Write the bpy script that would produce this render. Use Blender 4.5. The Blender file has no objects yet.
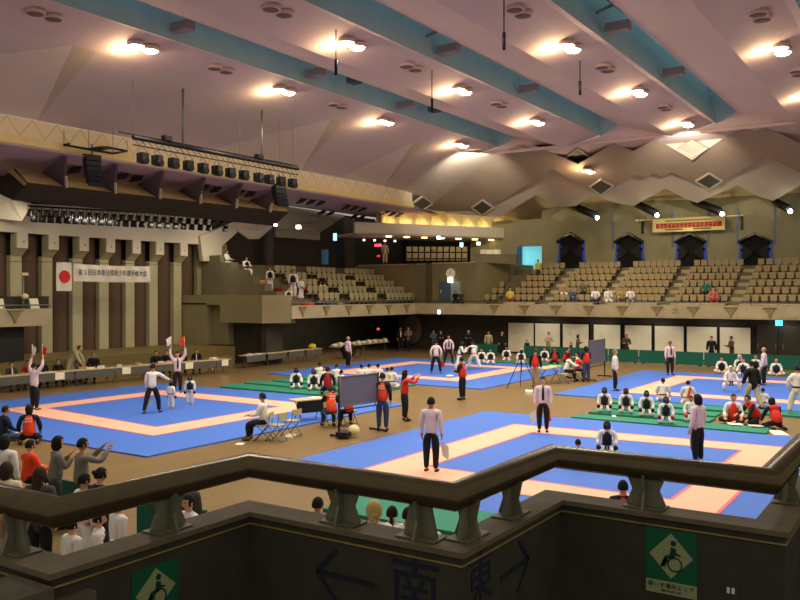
import bpy, bmesh, math, random
from mathutils import Vector, Matrix
from mathutils.bvhtree import BVHTree
from mathutils.geometry import delaunay_2d_cdt
random.seed(7)
C = bpy.context.scene.collection
S = bpy.context.scene
# ------------------------------------------------------------------ camera, world, light, exposure
# hall axes: x runs along the stage wall (away, right), y runs along the far wall (away, left), z = 0 is the arena floor
F, CH, YH, AN = 830.0, 4.1, 293.0, math.radians(33.3)
FW = (math.cos(AN), math.sin(AN)); RT = (math.sin(AN), -math.cos(AN))
cam = bpy.data.cameras.new('camera'); co = bpy.data.objects.new('camera', cam); C.objects.link(co)
co.location = (0, 0, CH); co.rotation_euler = (math.pi/2, 0, AN - math.pi/2)
cam.sensor_width = 36; cam.lens = 36*F/800; cam.shift_y = -(300-YH)/800; cam.clip_start = .05; cam.clip_end = 500
S.camera = co
w = bpy.data.worlds.new('world'); S.world = w; w.use_nodes = True
bg = w.node_tree.nodes['Background']; bg.inputs[0].default_value = (.80, .72, .62, 1); bg.inputs[1].default_value = .50
S.view_settings.view_transform = 'Standard'; S.view_settings.look = 'None'; S.view_settings.gamma = 1
S.view_settings.use_curve_mapping = False; S.view_settings.exposure = 0.0
LAMP_W, LAMP_E = 295.0, 40.0

def P(px, py, z=0.0):
    Y = F*(CH-z)/(py-YH); X = (px-400)/F*Y
    return Vector((Y*FW[0]+X*RT[0], Y*FW[1]+X*RT[1], z))
def ray(px, py):
    return Vector((FW[0]+(px-400)/F*RT[0], FW[1]+(px-400)/F*RT[1], -(py-YH)/F))
def onU(px, py, u):
    d = ray(px, py); return Vector((0, 0, CH)) + d*(u/d.x)
def onV(px, py, v):
    d = ray(px, py); return Vector((0, 0, CH)) + d*(v/d.y)
def at(px, py, Y): return Vector((0, 0, CH)) + ray(px, py)*Y

# ------------------------------------------------------------------ materials
MC = {}
def lin(c): return c/12.92 if c <= .04045 else ((c+.055)/1.055)**2.4
def mat(name, rgb, rough=.75, metal=0.0, var=.12, scale=3.0, emit=0.0, spec=.35, bump=0.0, kind='noise'):
    """rgb 0-255 sRGB; base colour varies gently with a noise or wave texture"""
    if name in MC: return MC[name]
    m = bpy.data.materials.new(name); m.use_nodes = True; nt = m.node_tree; b = nt.nodes['Principled BSDF']
    c = [lin(v/255) for v in rgb]
    b.inputs['Roughness'].default_value = rough; b.inputs['Metallic'].default_value = metal
    b.inputs['Specular IOR Level'].default_value = spec
    if emit:
        b.inputs['Emission Color'].default_value = (*c, 1); b.inputs['Emission Strength'].default_value = emit
        b.inputs['Base Color'].default_value = (*c, 1)
    elif var:
        tc = nt.nodes.new('ShaderNodeTexCoord'); mp = nt.nodes.new('ShaderNodeMapping')
        nt.links.new(tc.outputs['Object'], mp.inputs[0])
        if kind == 'noise':
            t = nt.nodes.new('ShaderNodeTexNoise'); t.inputs['Scale'].default_value = scale; t.inputs['Detail'].default_value = 5
        elif kind == 'plank':
            t = nt.nodes.new('ShaderNodeTexBrick'); t.inputs['Scale'].default_value = scale
            t.inputs['Mortar Size'].default_value = .012; t.inputs['Color1'].default_value = (.75, .75, .75, 1)
            t.inputs['Color2'].default_value = (.45, .45, .45, 1); t.inputs['Mortar'].default_value = (.1, .1, .1, 1)
            mp.inputs['Scale'].default_value = (.25, 2.0, 1)
        elif kind == 'mat':
            t = nt.nodes.new('ShaderNodeTexBrick'); t.inputs['Scale'].default_value = 1.0; t.offset = 0
            t.inputs['Brick Width'].default_value = 1.0; t.inputs['Row Height'].default_value = 1.0
            t.inputs['Mortar Size'].default_value = .008; t.inputs['Color1'].default_value = (.62, .62, .62, 1)
            t.inputs['Color2'].default_value = (.5, .5, .5, 1); t.inputs['Mortar'].default_value = (.2, .2, .2, 1)
        else:
            t = nt.nodes.new('ShaderNodeTexWave'); t.inputs['Scale'].default_value = scale; t.inputs['Distortion'].default_value = 1.5
        nt.links.new(mp.outputs[0], t.inputs['Vector'])
        r = nt.nodes.new('ShaderNodeValToRGB')
        r.color_ramp.elements[0].position = .25; r.color_ramp.elements[1].position = .75
        r.color_ramp.elements[0].color = (*[max(0, v*(1-var)) for v in c], 1)
        r.color_ramp.elements[1].color = (*[min(1, v*(1+var)) for v in c], 1)
        nt.links.new(t.outputs['Color' if kind in ('plank', 'mat') else (0 if kind != 'noise' else 0)], r.inputs[0])
        nt.links.new(r.outputs[0], b.inputs['Base Color'])
        if bump:
            bp = nt.nodes.new('ShaderNodeBump'); bp.inputs['Strength'].default_value = bump; bp.inputs['Distance'].default_value = .02
            nt.links.new(r.outputs[0], bp.inputs['Height']); nt.links.new(bp.outputs[0], b.inputs['Normal'])
    else:
        b.inputs['Base Color'].default_value = (*c, 1)
    MC[name] = m; return m

# ------------------------------------------------------------------ mesh builder
class MB:
    def __init__(s): s.v = []; s.f = []; s.m = []; s.cur = 0; s.sm = []; s.smooth = False
    def add(s, vs, fs):
        o = len(s.v); s.v += [Vector(a) for a in vs]; s.f += [[i+o for i in f] for f in fs]
        s.m += [s.cur]*len(fs); s.sm += [s.smooth]*len(fs); return s
    def face(s, *pts): return s.add(pts, [list(range(len(pts)))])
    def box(s, c, d, rz=0.0, rot=None):
        R = rot or Matrix.Rotation(rz, 3, 'Z'); c = Vector(c)
        vs = [c + R @ Vector((x*d[0]/2, y*d[1]/2, z*d[2]/2)) for z in (-1, 1) for y in (-1, 1) for x in (-1, 1)]
        return s.add(vs, [(0, 2, 3, 1), (4, 5, 7, 6), (0, 1, 5, 4), (2, 6, 7, 3), (0, 4, 6, 2), (1, 3, 7, 5)])
    def bx(s, x0, x1, y0, y1, z0, z1): return s.box(((x0+x1)/2, (y0+y1)/2, (z0+z1)/2), (abs(x1-x0), abs(y1-y0), abs(z1-z0)))
    def prism(s, poly, z0, z1):
        n = len(poly); vs = [(p[0], p[1], z0) for p in poly] + [(p[0], p[1], z1) for p in poly]
        return s.add(vs, [list(range(n))[::-1], list(range(n, 2*n))] + [(i, (i+1) % n, (i+1) % n+n, i+n) for i in range(n)])
    def slab(s, pts, off):
        n = len(pts); off = Vector(off); vs = [Vector(p) for p in pts] + [Vector(p)+off for p in pts]
        return s.add(vs, [list(range(n))[::-1], list(range(n, 2*n))] + [(i, (i+1) % n, (i+1) % n+n, i+n) for i in range(n)])
    def tube(s, path, r, n=8, cap=True):
        path = [Vector(p) for p in path]; rs = r if isinstance(r, (list, tuple)) else [r]*len(path); vs = []; fs = []; sm = s.smooth; s.smooth = True
        for i, p in enumerate(path):
            a = path[max(i-1, 0)]; b = path[min(i+1, len(path)-1)]; d = (b-a).normalized(); k = 1.0
            if 0 < i < len(path)-1:
                c = (path[i]-a).normalized().dot(d); k = 1/max(c, .4)
            up = Vector((0, 0, 1)) if abs(d.z) < .95 else Vector((1, 0, 0))
            x = d.cross(up).normalized(); y = x.cross(d).normalized()
            vs += [p + x*math.cos(t)*rs[i]*k + y*math.sin(t)*rs[i] for t in [2*math.pi*j/n for j in range(n)]]
        for i in range(len(path)-1):
            fs += [(i*n+j, i*n+(j+1) % n, (i+1)*n+(j+1) % n, (i+1)*n+j) for j in range(n)]
        s.add(vs, fs); s.smooth = sm
        if cap:
            o = len(s.v)-len(vs)
            s.f += [[o+j for j in range(n)][::-1], [o+len(vs)-n+j for j in range(n)]]; s.m += [s.cur]*2; s.sm += [False]*2
        return s
    def sph(s, c, r, nu=12, nv=8, fn=None):
        c = Vector(c); r = r if isinstance(r, (tuple, list)) else (r, r, r); vs = []; sm = s.smooth; s.smooth = True
        for j in range(nv+1):
            t = math.pi*j/nv
            for i in range(nu):
                p = 2*math.pi*i/nu; d = Vector((math.sin(t)*math.sin(p), math.sin(t)*math.cos(p), math.cos(t)))
                k = fn(d) if fn else 1.0
                vs.append(c + Vector((d.x*r[0]*k, d.y*r[1]*k, d.z*r[2]*k)))
        s.add(vs, [(j*nu+i, j*nu+(i+1) % nu, (j+1)*nu+(i+1) % nu, (j+1)*nu+i) for j in range(nv) for i in range(nu)]); s.smooth = sm
        return s
    def ext(s, me):
        o = len(s.v); s.v += [v.co.copy() for v in me.vertices]
        for p in me.polygons: s.f.append([i+o for i in p.vertices]); s.m.append(s.cur); s.sm.append(True)
        return s
    def mesh(s, name, mats, org=Vector((0, 0, 0))):
        me = bpy.data.meshes.new(name); me.from_pydata([v-org for v in s.v], [], s.f)
        for m in (mats if isinstance(mats, (list, tuple)) else [mats]): me.materials.append(m)
        for p, mi, sm in zip(me.polygons, s.m, s.sm): p.material_index = mi; p.use_smooth = sm
        b = bmesh.new(); b.from_mesh(me); bmesh.ops.remove_doubles(b, verts=b.verts, dist=1e-5)
        bmesh.ops.recalc_face_normals(b, faces=b.faces); b.to_mesh(me); b.free(); return me
    def build(s, name, mats, parent=None, org=None):
        if org is None:
            if parent is not None: org = Vector(parent['_o']) if '_o' in parent else Vector((0, 0, 0))
            else:
                xs = [v.x for v in s.v]; ys = [v.y for v in s.v]; zs = [v.z for v in s.v]
                org = Vector(((min(xs)+max(xs))/2, (min(ys)+max(ys))/2, min(zs)))
        o = bpy.data.objects.new(name, s.mesh(name, mats, Vector(org)))
        C.objects.link(o)
        if parent is not None: o.parent = parent
        else: o.location = org
        return o
def tag(o, label, cat, group=None, kind=None):
    o['label'] = label; o['category'] = cat
    if group: o['group'] = group
    if kind: o['kind'] = kind
    return o
def empty(name, loc=(0, 0, 0), rz=0.0):
    o = bpy.data.objects.new(name, None); C.objects.link(o); o.location = loc; o.rotation_euler = (0, 0, rz); o.empty_display_size = .2
    return o
def struct(mb, name, mats):
    o = mb.build(name, mats, org=Vector((0, 0, 0))); o['kind'] = 'structure'; return o
def copy_tree(o, parent=None):
    c = o.copy(); C.objects.link(c)
    if parent is not None: c.parent = parent; c.matrix_parent_inverse = o.matrix_parent_inverse
    for ch in list(kids.get(o.name, [])): copy_tree(ch, c)
    return c
kids = {}
def text_mesh(txt, size, ext=.004, align='CENTER'):
    cu = bpy.data.curves.new('lettering', 'FONT'); cu.body = txt; cu.size = size; cu.extrude = ext; cu.align_x = align; cu.align_y = 'CENTER'
    cu.resolution_u = 2
    o = bpy.data.objects.new('lettering', cu); C.objects.link(o); dg = bpy.context.evaluated_depsgraph_get(); dg.update()
    me = bpy.data.meshes.new_from_object(o.evaluated_get(dg)); bpy.data.objects.remove(o); bpy.data.curves.remove(cu); return me
def text_obj(name, txt, size, M, m, parent, ext=.004, sx=1.0, w=None):
    me = text_mesh(txt, size, ext)
    if w:
        xs = [v.co.x for v in me.vertices]; sx = w/(max(xs)-min(xs))
    me.transform(Matrix.Diagonal((sx, 1, 1, 1))); me.transform(M); me.materials.clear(); me.materials.append(m)
    o = bpy.data.objects.new(name, me); C.objects.link(o); o.parent = parent; return o
def frameM(org, xdir, zdir=(0, 0, 1)):
    """matrix placing flat text: its x along xdir, its y along zdir"""
    x = Vector(xdir).normalized(); y = Vector(zdir).normalized(); z = x.cross(y)
    return Matrix(((x.x, y.x, z.x, org[0]), (x.y, y.y, z.y, org[1]), (x.z, y.z, z.z, org[2]), (0, 0, 0, 1)))

concrete = mat('concrete', (178, 164, 128), .85, var=.14, scale=1.2, bump=.2)
conc_dk = mat('weathered_concrete', (118, 108, 82), .85, var=.16, scale=.8)
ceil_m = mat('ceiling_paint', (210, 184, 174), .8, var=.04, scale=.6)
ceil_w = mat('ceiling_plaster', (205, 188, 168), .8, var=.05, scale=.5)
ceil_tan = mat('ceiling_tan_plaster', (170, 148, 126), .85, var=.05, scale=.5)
cream = mat('cream_band', (240, 220, 160), .8, var=.05, scale=2)
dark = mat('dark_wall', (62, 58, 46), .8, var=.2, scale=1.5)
black = mat('black_metal', (20, 20, 21), .5, var=.1, scale=5)
steel = mat('grey_steel', (120, 120, 118), .4, .6, var=.05, scale=5)
wood_fl = mat('wood_floor', (128, 104, 66), .34, var=.12, scale=1.0, kind='plank', spec=.4)
blue = mat('blue_mat', (66, 110, 200), .7, var=.05, kind='mat')
pink = mat('pink_mat', (232, 182, 152), .7, var=.05, kind='mat')
pinkline = mat('pink_line', (232, 110, 120), .7, var=.03)
green = mat('green_mat', (34, 128, 102), .75, var=.08, scale=2)
green_dk = mat('green_board', (16, 92, 76), .7, var=.1, scale=2)
white_p = mat('white_panel', (248, 242, 214), .7, var=.05, scale=2)
seat_m = mat('seat_plastic', (164, 144, 100), .6, var=.06, scale=4)
seat_l = mat('pale_seat', (176, 166, 126), .6, var=.06, scale=4)
curtain = mat('brown_curtain', (92, 72, 56), .9, var=.25, scale=6, kind='wave')
pillar_m = mat('stage_pillar_concrete', (182, 174, 138), .85, var=.12, scale=1.0)
beamw = mat('pale_beam_plaster', (214, 200, 178), .85, var=.05, scale=1)
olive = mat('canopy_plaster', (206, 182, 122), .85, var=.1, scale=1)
purple = mat('purple_fin', (96, 76, 84), .85, var=.08, scale=1)
skyglass = mat('skylight_glass', (140, 180, 190), .4, emit=.6)
slot_m = mat('slot_lining', (170, 184, 184), .8, var=.08, scale=1)
rail_m = mat('bronze_handrail', (92, 80, 56), .26, .5, var=.15, scale=12)
wall_dk = mat('parapet_concrete', (62, 60, 48), .9, var=.2, scale=9, bump=.4)
cope_m = mat('coping_stone', (106, 95, 72), .7, var=.15, scale=14)
stagewood = mat('stage_boards', (122, 106, 64), .5, var=.1, scale=1, kind='plank')

# ------------------------------------------------------------------ floor and hall shell
m = MB(); m.bx(-6, 62, -16, 46, -.3, 0); struct(m, 'floor', wood_fl)
# -- far wall (x = 49.2 balcony front, 51.5 lower wall, 57 upper wall)
UF, VF = 49.2, 31.0
m = MB()
m.bx(UF, UF+.25, -12, VF+.25, 2.63, 3.38)                       # balcony front
m.bx(UF-.04, UF, 26.4, VF, 2.66, 3.36)
m.bx(UF, 52, -12, VF+3, 2.63, 2.78)                             # its underside slab
struct(m, 'wall_balcony_far', concrete)
m = MB(); m.bx(36.0, UF, VF, VF+.25, 2.63, 3.38); m.bx(36.0, UF, VF+.25, 38, 2.63, 2.78)

struct(m, 'wall_balcony_left', concrete)
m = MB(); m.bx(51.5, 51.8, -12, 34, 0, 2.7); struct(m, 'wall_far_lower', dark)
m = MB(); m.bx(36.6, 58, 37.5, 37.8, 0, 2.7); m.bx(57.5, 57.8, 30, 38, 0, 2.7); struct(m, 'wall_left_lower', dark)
m = MB(); m.bx(57.2, 57.5, -12, 25.0, 3.0, 11); m.bx(57.2, 57.5, 26.7, 31, 3, 9.6); m.bx(57.2, 57.5, 25.0, 26.7, 7.6, 9.6)
struct(m, 'wall_far_upper', mat('olive_wall', (152, 144, 108), .85, var=.1, scale=.7))
# vertical folds of the far wall with slits, the blue light along them painted as a tint
m = MB()
for px in (612.6, 672, 708, 737, 774):
    a = onU(px, 235, 57.15); m.bx(57.1, 57.2, a.y-.05, a.y+.05, 7.2, 9.6)
struct(m, 'trim_wall_slits', mat('slit_light_tint', (112, 124, 150), .5, var=.05))
# triangular brackets on both balcony fronts
def bracket_tri(c, ax, n):
    t = empty('triangular_bracket', c); ax = Vector(ax); n = Vector(n)
    m = MB(); z = Vector((0, 0, 1))
    m.slab([ax*-.30+z*.18, ax*.30+z*.18, z*-.30], n*.07); m.slab([ax*-.05+z*-.2, ax*.05+z*-.2, ax*.05+z*-.34, ax*-.05+z*-.34], n*.06)
    m.build('bracket_face', mat('bracket_bronze', (140, 124, 84), .7, var=.1), t)
    m = MB(); m.slab([ax*-.36+z*.22, ax*.36+z*.22, ax*.36+z*.18, ax*-.36+z*.18], n*.1); m.build('bracket_ledge', conc_dk, t); return t
far_tri = [24.86, 22.71, 20.54, 18.39, 16.28, 14.2, 12.12, 10.07, 8.05]
for i, v in enumerate(far_tri):
    t = bracket_tri((UF-.001, v, 3.08), (0, 1, 0), (-1, 0, 0))
    tag(t, 'bronze triangular bracket on the far balcony front, number %d from its left end' % (i+1), 'bracket', 'triangular brackets on the balcony fronts')
for i, px in enumerate((302.5, 326, 348.5, 369, 388.5, 406.5, 420)):
    t = bracket_tri((onV(px, 310, VF).x, VF-.001, 3.08), (1, 0, 0), (0, -1, 0))
    tag(t, 'small triangular bracket on the balcony below the left seats, number %d from the stage' % (i+1), 'bracket', 'triangular brackets on the balcony fronts')
t = bracket_tri((P(25, 327, 2.63).x, 34.0-.001, 3.12), (1, 0, 0), (0, -1, 0)); tag(t, 'triangular bracket on the short balcony left of the stage pillars', 'bracket', 'triangular brackets on the balcony fronts')
# balcony rails
def rail_run(a, b, label, n=14):
    a = Vector(a); b = Vector(b); t = empty('balcony_rail', a); t['_o'] = tuple(a)
    m = MB(); m.tube([a+Vector((0, 0, .16)), b+Vector((0, 0, .16))], .035, 6); m.build('top_tube', steel, t)
    for i in range(n+1):
        p = a.lerp(b, i/n); m = MB(); m.tube([p, p+Vector((0, 0, .16))], .02, 5); m.build('rail_post', steel, t)
    return tag(t, label, 'railing')
rail_run((UF+.12, -2, 3.38), (UF+.12, VF, 3.38), 'low tubular rail along the top of the far balcony front', 24)
rail_run((36.1, VF+.12, 3.38), (UF, VF+.12, 3.38), 'low tubular rail on the balcony front below the left seats', 12)
# -- terraces
m = MB()
for k in range(7):
    z = 3.18+.44*k; u = 49.9+.9*k
    m.bx(u, 57.3, -12, 26.2, 2.7, z) if k else m.bx(49.45, 57.3, -12, 26.4, 2.7, z)
struct(m, 'floor_terrace_far', conc_dk)
m = MB()
for k in range(7):
    z = 3.28+.44*k; v = 31.9+.9*k
    m.bx(36.6, 51.3, v if k else 31.25, 39.5, 2.7, z)
struct(m, 'floor_terrace_left', conc_dk)
# left flank wall of the left seats, stepped
m = MB()
for k in range(7):
    v = 31.25+.9*k; m.bx(36.0, 36.6, v, v+.92 if k < 6 else 39.5, 2.36, 3.75+.44*k)
struct(m, 'wall_stand_flank', conc_dk)
# corner block between both stands
m = MB()
m.prism([(50.45, 30.4), (51.3, 31.5), (51.3, 38), (60, 38), (60, 26.3), (54.5, 26.3), (50.45, 26.9)], 2.7, 6.2)
struct(m, 'wall_corner_block', mat('corner_concrete', (128, 117, 82), .85, var=.1, scale=.8))
m = MB(); m.bx(50.38, 50.48, 26.9, 30.4, 6.16, 6.24); m.bx(51.25, 51.35, 31.5, 37.5, 6.16, 6.24); struct(m, 'trim_corner_block', concrete)
# rear gallery walls behind it
m = MB(); m.bx(60, 60.3, 24, 46, 3, 10.2); m.bx(38, 60, 42.0, 42.3, 3, 10.6); struct(m, 'wall_gallery_back', mat('gallery_dark', (26, 24, 22), .9, var=.15, scale=1))
m = MB(); m.bx(57.5, 60.1, 24.4, 24.6, 3, 9.8); struct(m, 'wall_gallery_side', mat('olive_side', (120, 108, 82), .85, var=.1))

# -- white partition panels on the lower far wall
spans = [(508.5, 534), (535.4, 560.3), (563, 589), (594, 620.6), (625, 651.8), (655, 684), (687, 717), (720, 750.7)]
for i, (a, b) in enumerate(spans):
    ya = onU(a, 330, 51.4).y; yb = onU(b, 330, 51.4).y
    t = empty('white_partition', (51.4, (ya+yb)/2, 0)); t['_o'] = (51.4, (ya+yb)/2, 0)
    m = MB(); m.bx(51.36, 51.42, yb, ya, .12, 2.08); m.build('panel', white_p, t)
    m = MB(); m.bx(51.33, 51.5, yb-.07, yb, 0, 2.2); m.bx(51.33, 51.5, ya, ya+.07, 0, 2.2); m.bx(51.33, 51.5, yb, ya, 2.08, 2.2); m.build('dark_frame', black, t)
    if i < 4:
        m = MB(); yc = (ya+yb)/2
        for s_ in (-1, 1):
            m.tube([(51.355, yc+s_*.28+.14*math.cos(q), 1.45+.16*math.sin(q)) for q in [k*.5 for k in range(-3, 4)]], .008, 4)
        m.build('outline_mark', mat('faint_mark', (190, 180, 150), .8, var=0), t)
    where = ['leftmost of the row, beside the dark corner', 'second from the dark corner', 'third from the dark corner, behind the officials table', 'fourth from the dark corner', 'fifth from the dark corner', 'third from the dark doors', 'second from the dark doors', 'next to the dark doors'][i]
    tag(t, 'tall white wall panel in dark frame, ' + where, 'wall panel', 'white panels along the far wall')
for i, (a, b) in enumerate([(757, 777), (782, 803)]):
    ya = onU(a, 330, 51.3).y; yb = onU(b, 330, 51.3).y
    m = MB(); m.bx(51.3, 51.5, yb, ya, 0, 2.25); d = m.build('door_%d' % (i+1), mat('dark_door', (58, 52, 36), .45, var=.12, scale=2), org=Vector((51.3, (ya+yb)/2, 0))); d['kind'] = 'structure'
    m = MB(); m.bx(51.24, 51.3, (ya+yb)/2-.5, (ya+yb)/2-.44, .9, 1.2); m.bx(51.24, 51.3, (ya+yb)/2+.44, (ya+yb)/2+.5, .9, 1.2); h = m.build('door_handle', steel, d, org=Vector((51.3, (ya+yb)/2, 0)))
# ------------------------------------------------------------------ ceiling: saw-tooth lamp bands with blue roof slots between
LV = [22.8, 16.65, 10.65, 4.7, -1.3]
m = MB(); m2 = MB(); m3 = MB(); U0, U1, U2 = 5.0, 43.6, 47.0
prev = None
for i, lv in enumerate(LV):
    a = (lv+1.25, 12.27); b = (lv-.75, 12.72); b2 = (lv-.75, 12.70); c = (lv-1.05, 12.62); d = (lv-2.0, 13.1); e = ((LV[i+1] if i < 4 else lv-6.0)+1.25, 12.27)
    m.cur = 0
    m.face((U0, a[0], a[1]), (U0, b[0], b[1]), (U1+.4, b[0], b[1]), (U1+.4, a[0], a[1]))
    m.face((U0, b[0], b[1]), (U0, b2[0], b2[1]), (U1, b2[0], b2[1]), (U1, b[0], b[1]))
    m.face((U0, b2[0], b2[1]), (U0, c[0], c[1]), (U1, c[0], c[1]), (U1, b2[0], b2[1]))
    m.face((U0, d[0], d[1]), (U0, e[0], e[1]), (U1+.4, e[0], e[1]), (U1, d[0], d[1]))
    m.face((U0, a[0], a[1]), (U0, a[0], a[1]+.25), (U1, a[0], a[1]+.25), (U1, a[0], a[1]))
    # slot end closure
    m.face((U1, c[0], c[1]), (U1, d[0], d[1]), (U1+.4, e[0], e[1]), (U1+.4, a[0], a[1]))
    # slot lining and its glazed top
    m2.face((U0, c[0], c[1]), (U1, c[0], c[1]), (U1, c[0]+.5, 14.6), (U0, c[0]+.5, 14.6))
    m2.face((U0, d[0], d[1]), (U1, d[0], d[1]), (U1, d[0]-.1, 14.6), (U0, d[0]-.1, 14.6))
    m2.face((U1, c[0], c[1]), (U1, d[0], d[1]), (U1, d[0]-.1, 14.6), (U1, c[0]+.5, 14.6))
    m3.face((U0, c[0]+.5, 14.6), (U0, d[0]-.1, 14.6), (U1, d[0]-.1, 14.6), (U1, c[0]+.5, 14.6))
struct(m, 'ceiling', ceil_m); struct(m2, 'ceiling_slot_lining', slot_m); struct(m3, 'window_1', skyglass)
# bracing across the slots
def brace(u, lv, label, truss=False):
    t = empty('slot_brace', (u, lv-1.5, 12.9)); m = MB(); m.box((0, 0, .1), (.35, .8, .3)); m.build('cross_beam', mat('brace_paint', (150, 130, 128), .8, var=.1), t)
    if truss:
        m = MB(); m.tube([(-.6, -.5, .3), (-.2, .4, 1.2), (.5, -.4, .4)], .06, 5); m.tube([(-.9, .4, .4), (.3, -.4, 1.2)], .06, 5); m.build('tie_rod', steel, t)
    return tag(t, label, 'roof brace', 'braces across the blue roof slots')
for u, i, l, tr in [(19.2, 0, 'nearest the stage canopy', 0), (26.2, 0, 'between the first two lamps pairs', 0), (32.9, 0, 'near the middle of the leftmost slot', 0),
                    (26.3, 1, 'with a truss above, middle slot', 1), (33.3, 1, 'plain, far half of the middle slot', 0), (27.2, 2, 'with a truss above, rightmost slot', 1), (34.0, 2, 'far half of the rightmost slot', 0)]:
    brace(u, LV[i], 'cross brace inside the %s blue roof slot, %s' % (['leftmost', 'middle', 'rightmost'][i], l), tr)
for u, i in [(28.7, 0), (35.4, 0)]:
    m = MB(); m.box((u, LV[i]-1.6, 13.3), (.5, .5, .4)); tag(m.build('ventilation_box', mat('vent_dark', (80, 92, 96), .7, var=.2, scale=10)), 'small dark ventilation box in the leftmost blue roof slot, %s' % ('nearer one' if u < 30 else 'farther one'), 'ventilation box')

# folded ceiling plates above the far stand: vertices on successive zig-zag folds
def zig(pts): return pts
L0 = [((474, 148), None), ((520, 139), 43.9), ((600, 131), 43.9), ((668, 131), 43.9), ((722, 130), 43.9), ((760, 119), 43.9), ((806, 116), 43.9)]
L1 = [((421, 212), 48.6), ((500, 154), 44.6), ((518, 145), 46.0), ((526, 149), 46.6), ((534, 145), 46.4), ((578, 164), 48.6), ((614, 143), 46.6), ((633, 151), 47.8), ((652, 140), 46.9), ((661, 142), 47.0), ((692, 160), 48.8), ((725, 138), 46.7), ((743, 127), 45.6), ((756, 131), 46.4), ((766, 127), 45.8), ((806, 146), 48.4)]
L2 = [((484, 211), 51.5), ((540, 177), 50.6), ((553, 169), 50.6), ((601, 196), 52.4), ((636, 174), 50.8), ((644, 178), 51.8), ((654, 173), 51.0), ((663, 177), 51.9), ((672, 172), 51.0), ((709, 189), 52.6), ((767, 156), 50.0), ((806, 176), 51.8)]
L3 = [((500, 217), 53.8), ((536, 195), 53.0), ((560, 207), 54.2), ((576, 206), 55.2), ((593, 195), 53.6), ((620, 204), 55.2), ((634, 206), 55.2), ((665, 188), 53.2), ((686, 199), 55.2), ((697, 203), 55.2), ((738, 185), 53.2), ((754, 195), 55.2), ((773, 201), 55.2), ((806, 182), 53.2)]
L4 = [((520, 236), 57.1), ((543, 222), 57.1), ((566, 203), 57.1), ((606, 214), 56.4), ((629, 200), 57.1), ((667, 212), 56.4), ((690, 200), 57.1), ((730, 212), 56.4), ((755, 195), 57.1), ((806, 214), 56.4)]
def onP(q, a, s):
    d = ray(*q); return Vector((0, 0, CH)) + d*((a-CH)/(d.z+s*d.x))
pl = lambda L: [q for q, _ in L]
m = MB()
def band(up, lo, mi):
    m.cur = mi; m.face(*(up+lo[::-1]))
def riser(A_, B_, mi):
    m.cur = mi
    for i in range(len(A_)-1):
        if (A_[i]-B_[i]).length > 1e-3 or (A_[i+1]-B_[i+1]).length > 1e-3: m.face(A_[i], A_[i+1], B_[i+1], B_[i])
sA, aA = .30, 12.4+.30*46.2; sB, aB = .46, 12.4+.46*46.2+1.15; sC, aC = .42, 12.4+.42*46.2+2.6
l1 = pl(L1)[1:]; r1 = [onP(q, 12.4, 0.0) for q in l1]; a1 = [onP(q, aA, sA) for q in l1]; left = onP((421, 212), aA, sA)
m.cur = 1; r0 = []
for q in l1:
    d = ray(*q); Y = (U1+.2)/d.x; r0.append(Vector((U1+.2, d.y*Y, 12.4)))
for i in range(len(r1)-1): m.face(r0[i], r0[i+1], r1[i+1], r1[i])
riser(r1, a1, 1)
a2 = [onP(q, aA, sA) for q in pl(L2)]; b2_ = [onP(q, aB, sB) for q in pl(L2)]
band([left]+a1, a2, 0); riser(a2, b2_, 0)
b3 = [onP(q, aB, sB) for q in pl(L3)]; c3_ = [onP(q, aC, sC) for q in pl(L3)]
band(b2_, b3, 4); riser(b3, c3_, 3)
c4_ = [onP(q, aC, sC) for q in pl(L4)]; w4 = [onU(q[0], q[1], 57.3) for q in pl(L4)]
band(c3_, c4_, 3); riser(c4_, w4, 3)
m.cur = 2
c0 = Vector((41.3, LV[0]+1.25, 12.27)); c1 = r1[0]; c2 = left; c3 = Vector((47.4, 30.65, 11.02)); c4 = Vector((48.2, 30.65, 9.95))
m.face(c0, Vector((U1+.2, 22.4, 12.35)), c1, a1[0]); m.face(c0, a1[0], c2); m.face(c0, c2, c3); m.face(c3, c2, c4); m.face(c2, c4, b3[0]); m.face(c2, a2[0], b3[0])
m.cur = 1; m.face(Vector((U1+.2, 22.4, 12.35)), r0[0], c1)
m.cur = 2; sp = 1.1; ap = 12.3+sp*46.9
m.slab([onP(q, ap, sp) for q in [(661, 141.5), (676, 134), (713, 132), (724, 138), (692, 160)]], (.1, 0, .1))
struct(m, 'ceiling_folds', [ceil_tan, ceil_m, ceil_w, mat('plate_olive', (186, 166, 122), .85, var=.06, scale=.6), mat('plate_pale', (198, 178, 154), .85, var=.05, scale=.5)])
bvh = BVHTree.FromPolygons([v[:] for v in m.v], [tuple(f) for f in m.f])
def cast(px, py, back=.04):
    d = ray(px, py).normalized(); o = Vector((0, 0, CH)); h = bvh.ray_cast(o, d)
    return (h[0]-d*back) if h[0] is not None else None
def cdiamond(q, name, mm, label, cat, rimm=True, thick=.12):
    pts = [cast(*a) for a in q]
    if None in pts: return
    c = sum(pts, Vector())/len(pts); t = empty(name, c); t['_o'] = tuple(c)
    n = (pts[1]-pts[0]).cross(pts[2]-pts[0]).normalized()
    if n.dot(c-Vector((0, 0, CH))) > 0: n = -n
    m = MB(); m.slab([p.lerp(c, .1)+n*.02 for p in pts], n*thick*.3); m.build('grille', mm, t)
    for i in range(4):
        a, b = pts[i], pts[(i+1) % 4]; m = MB(); m.slab([a, b, b.lerp(c, .12), a.lerp(c, .12)], n*thick); m.build('frame_bar', ceil_w, t)
    tag(t, label, cat, 'diamond ceiling grilles'); return t
grille = mat('grille_mesh', (92, 86, 70), .8, var=.35, scale=30)
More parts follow.
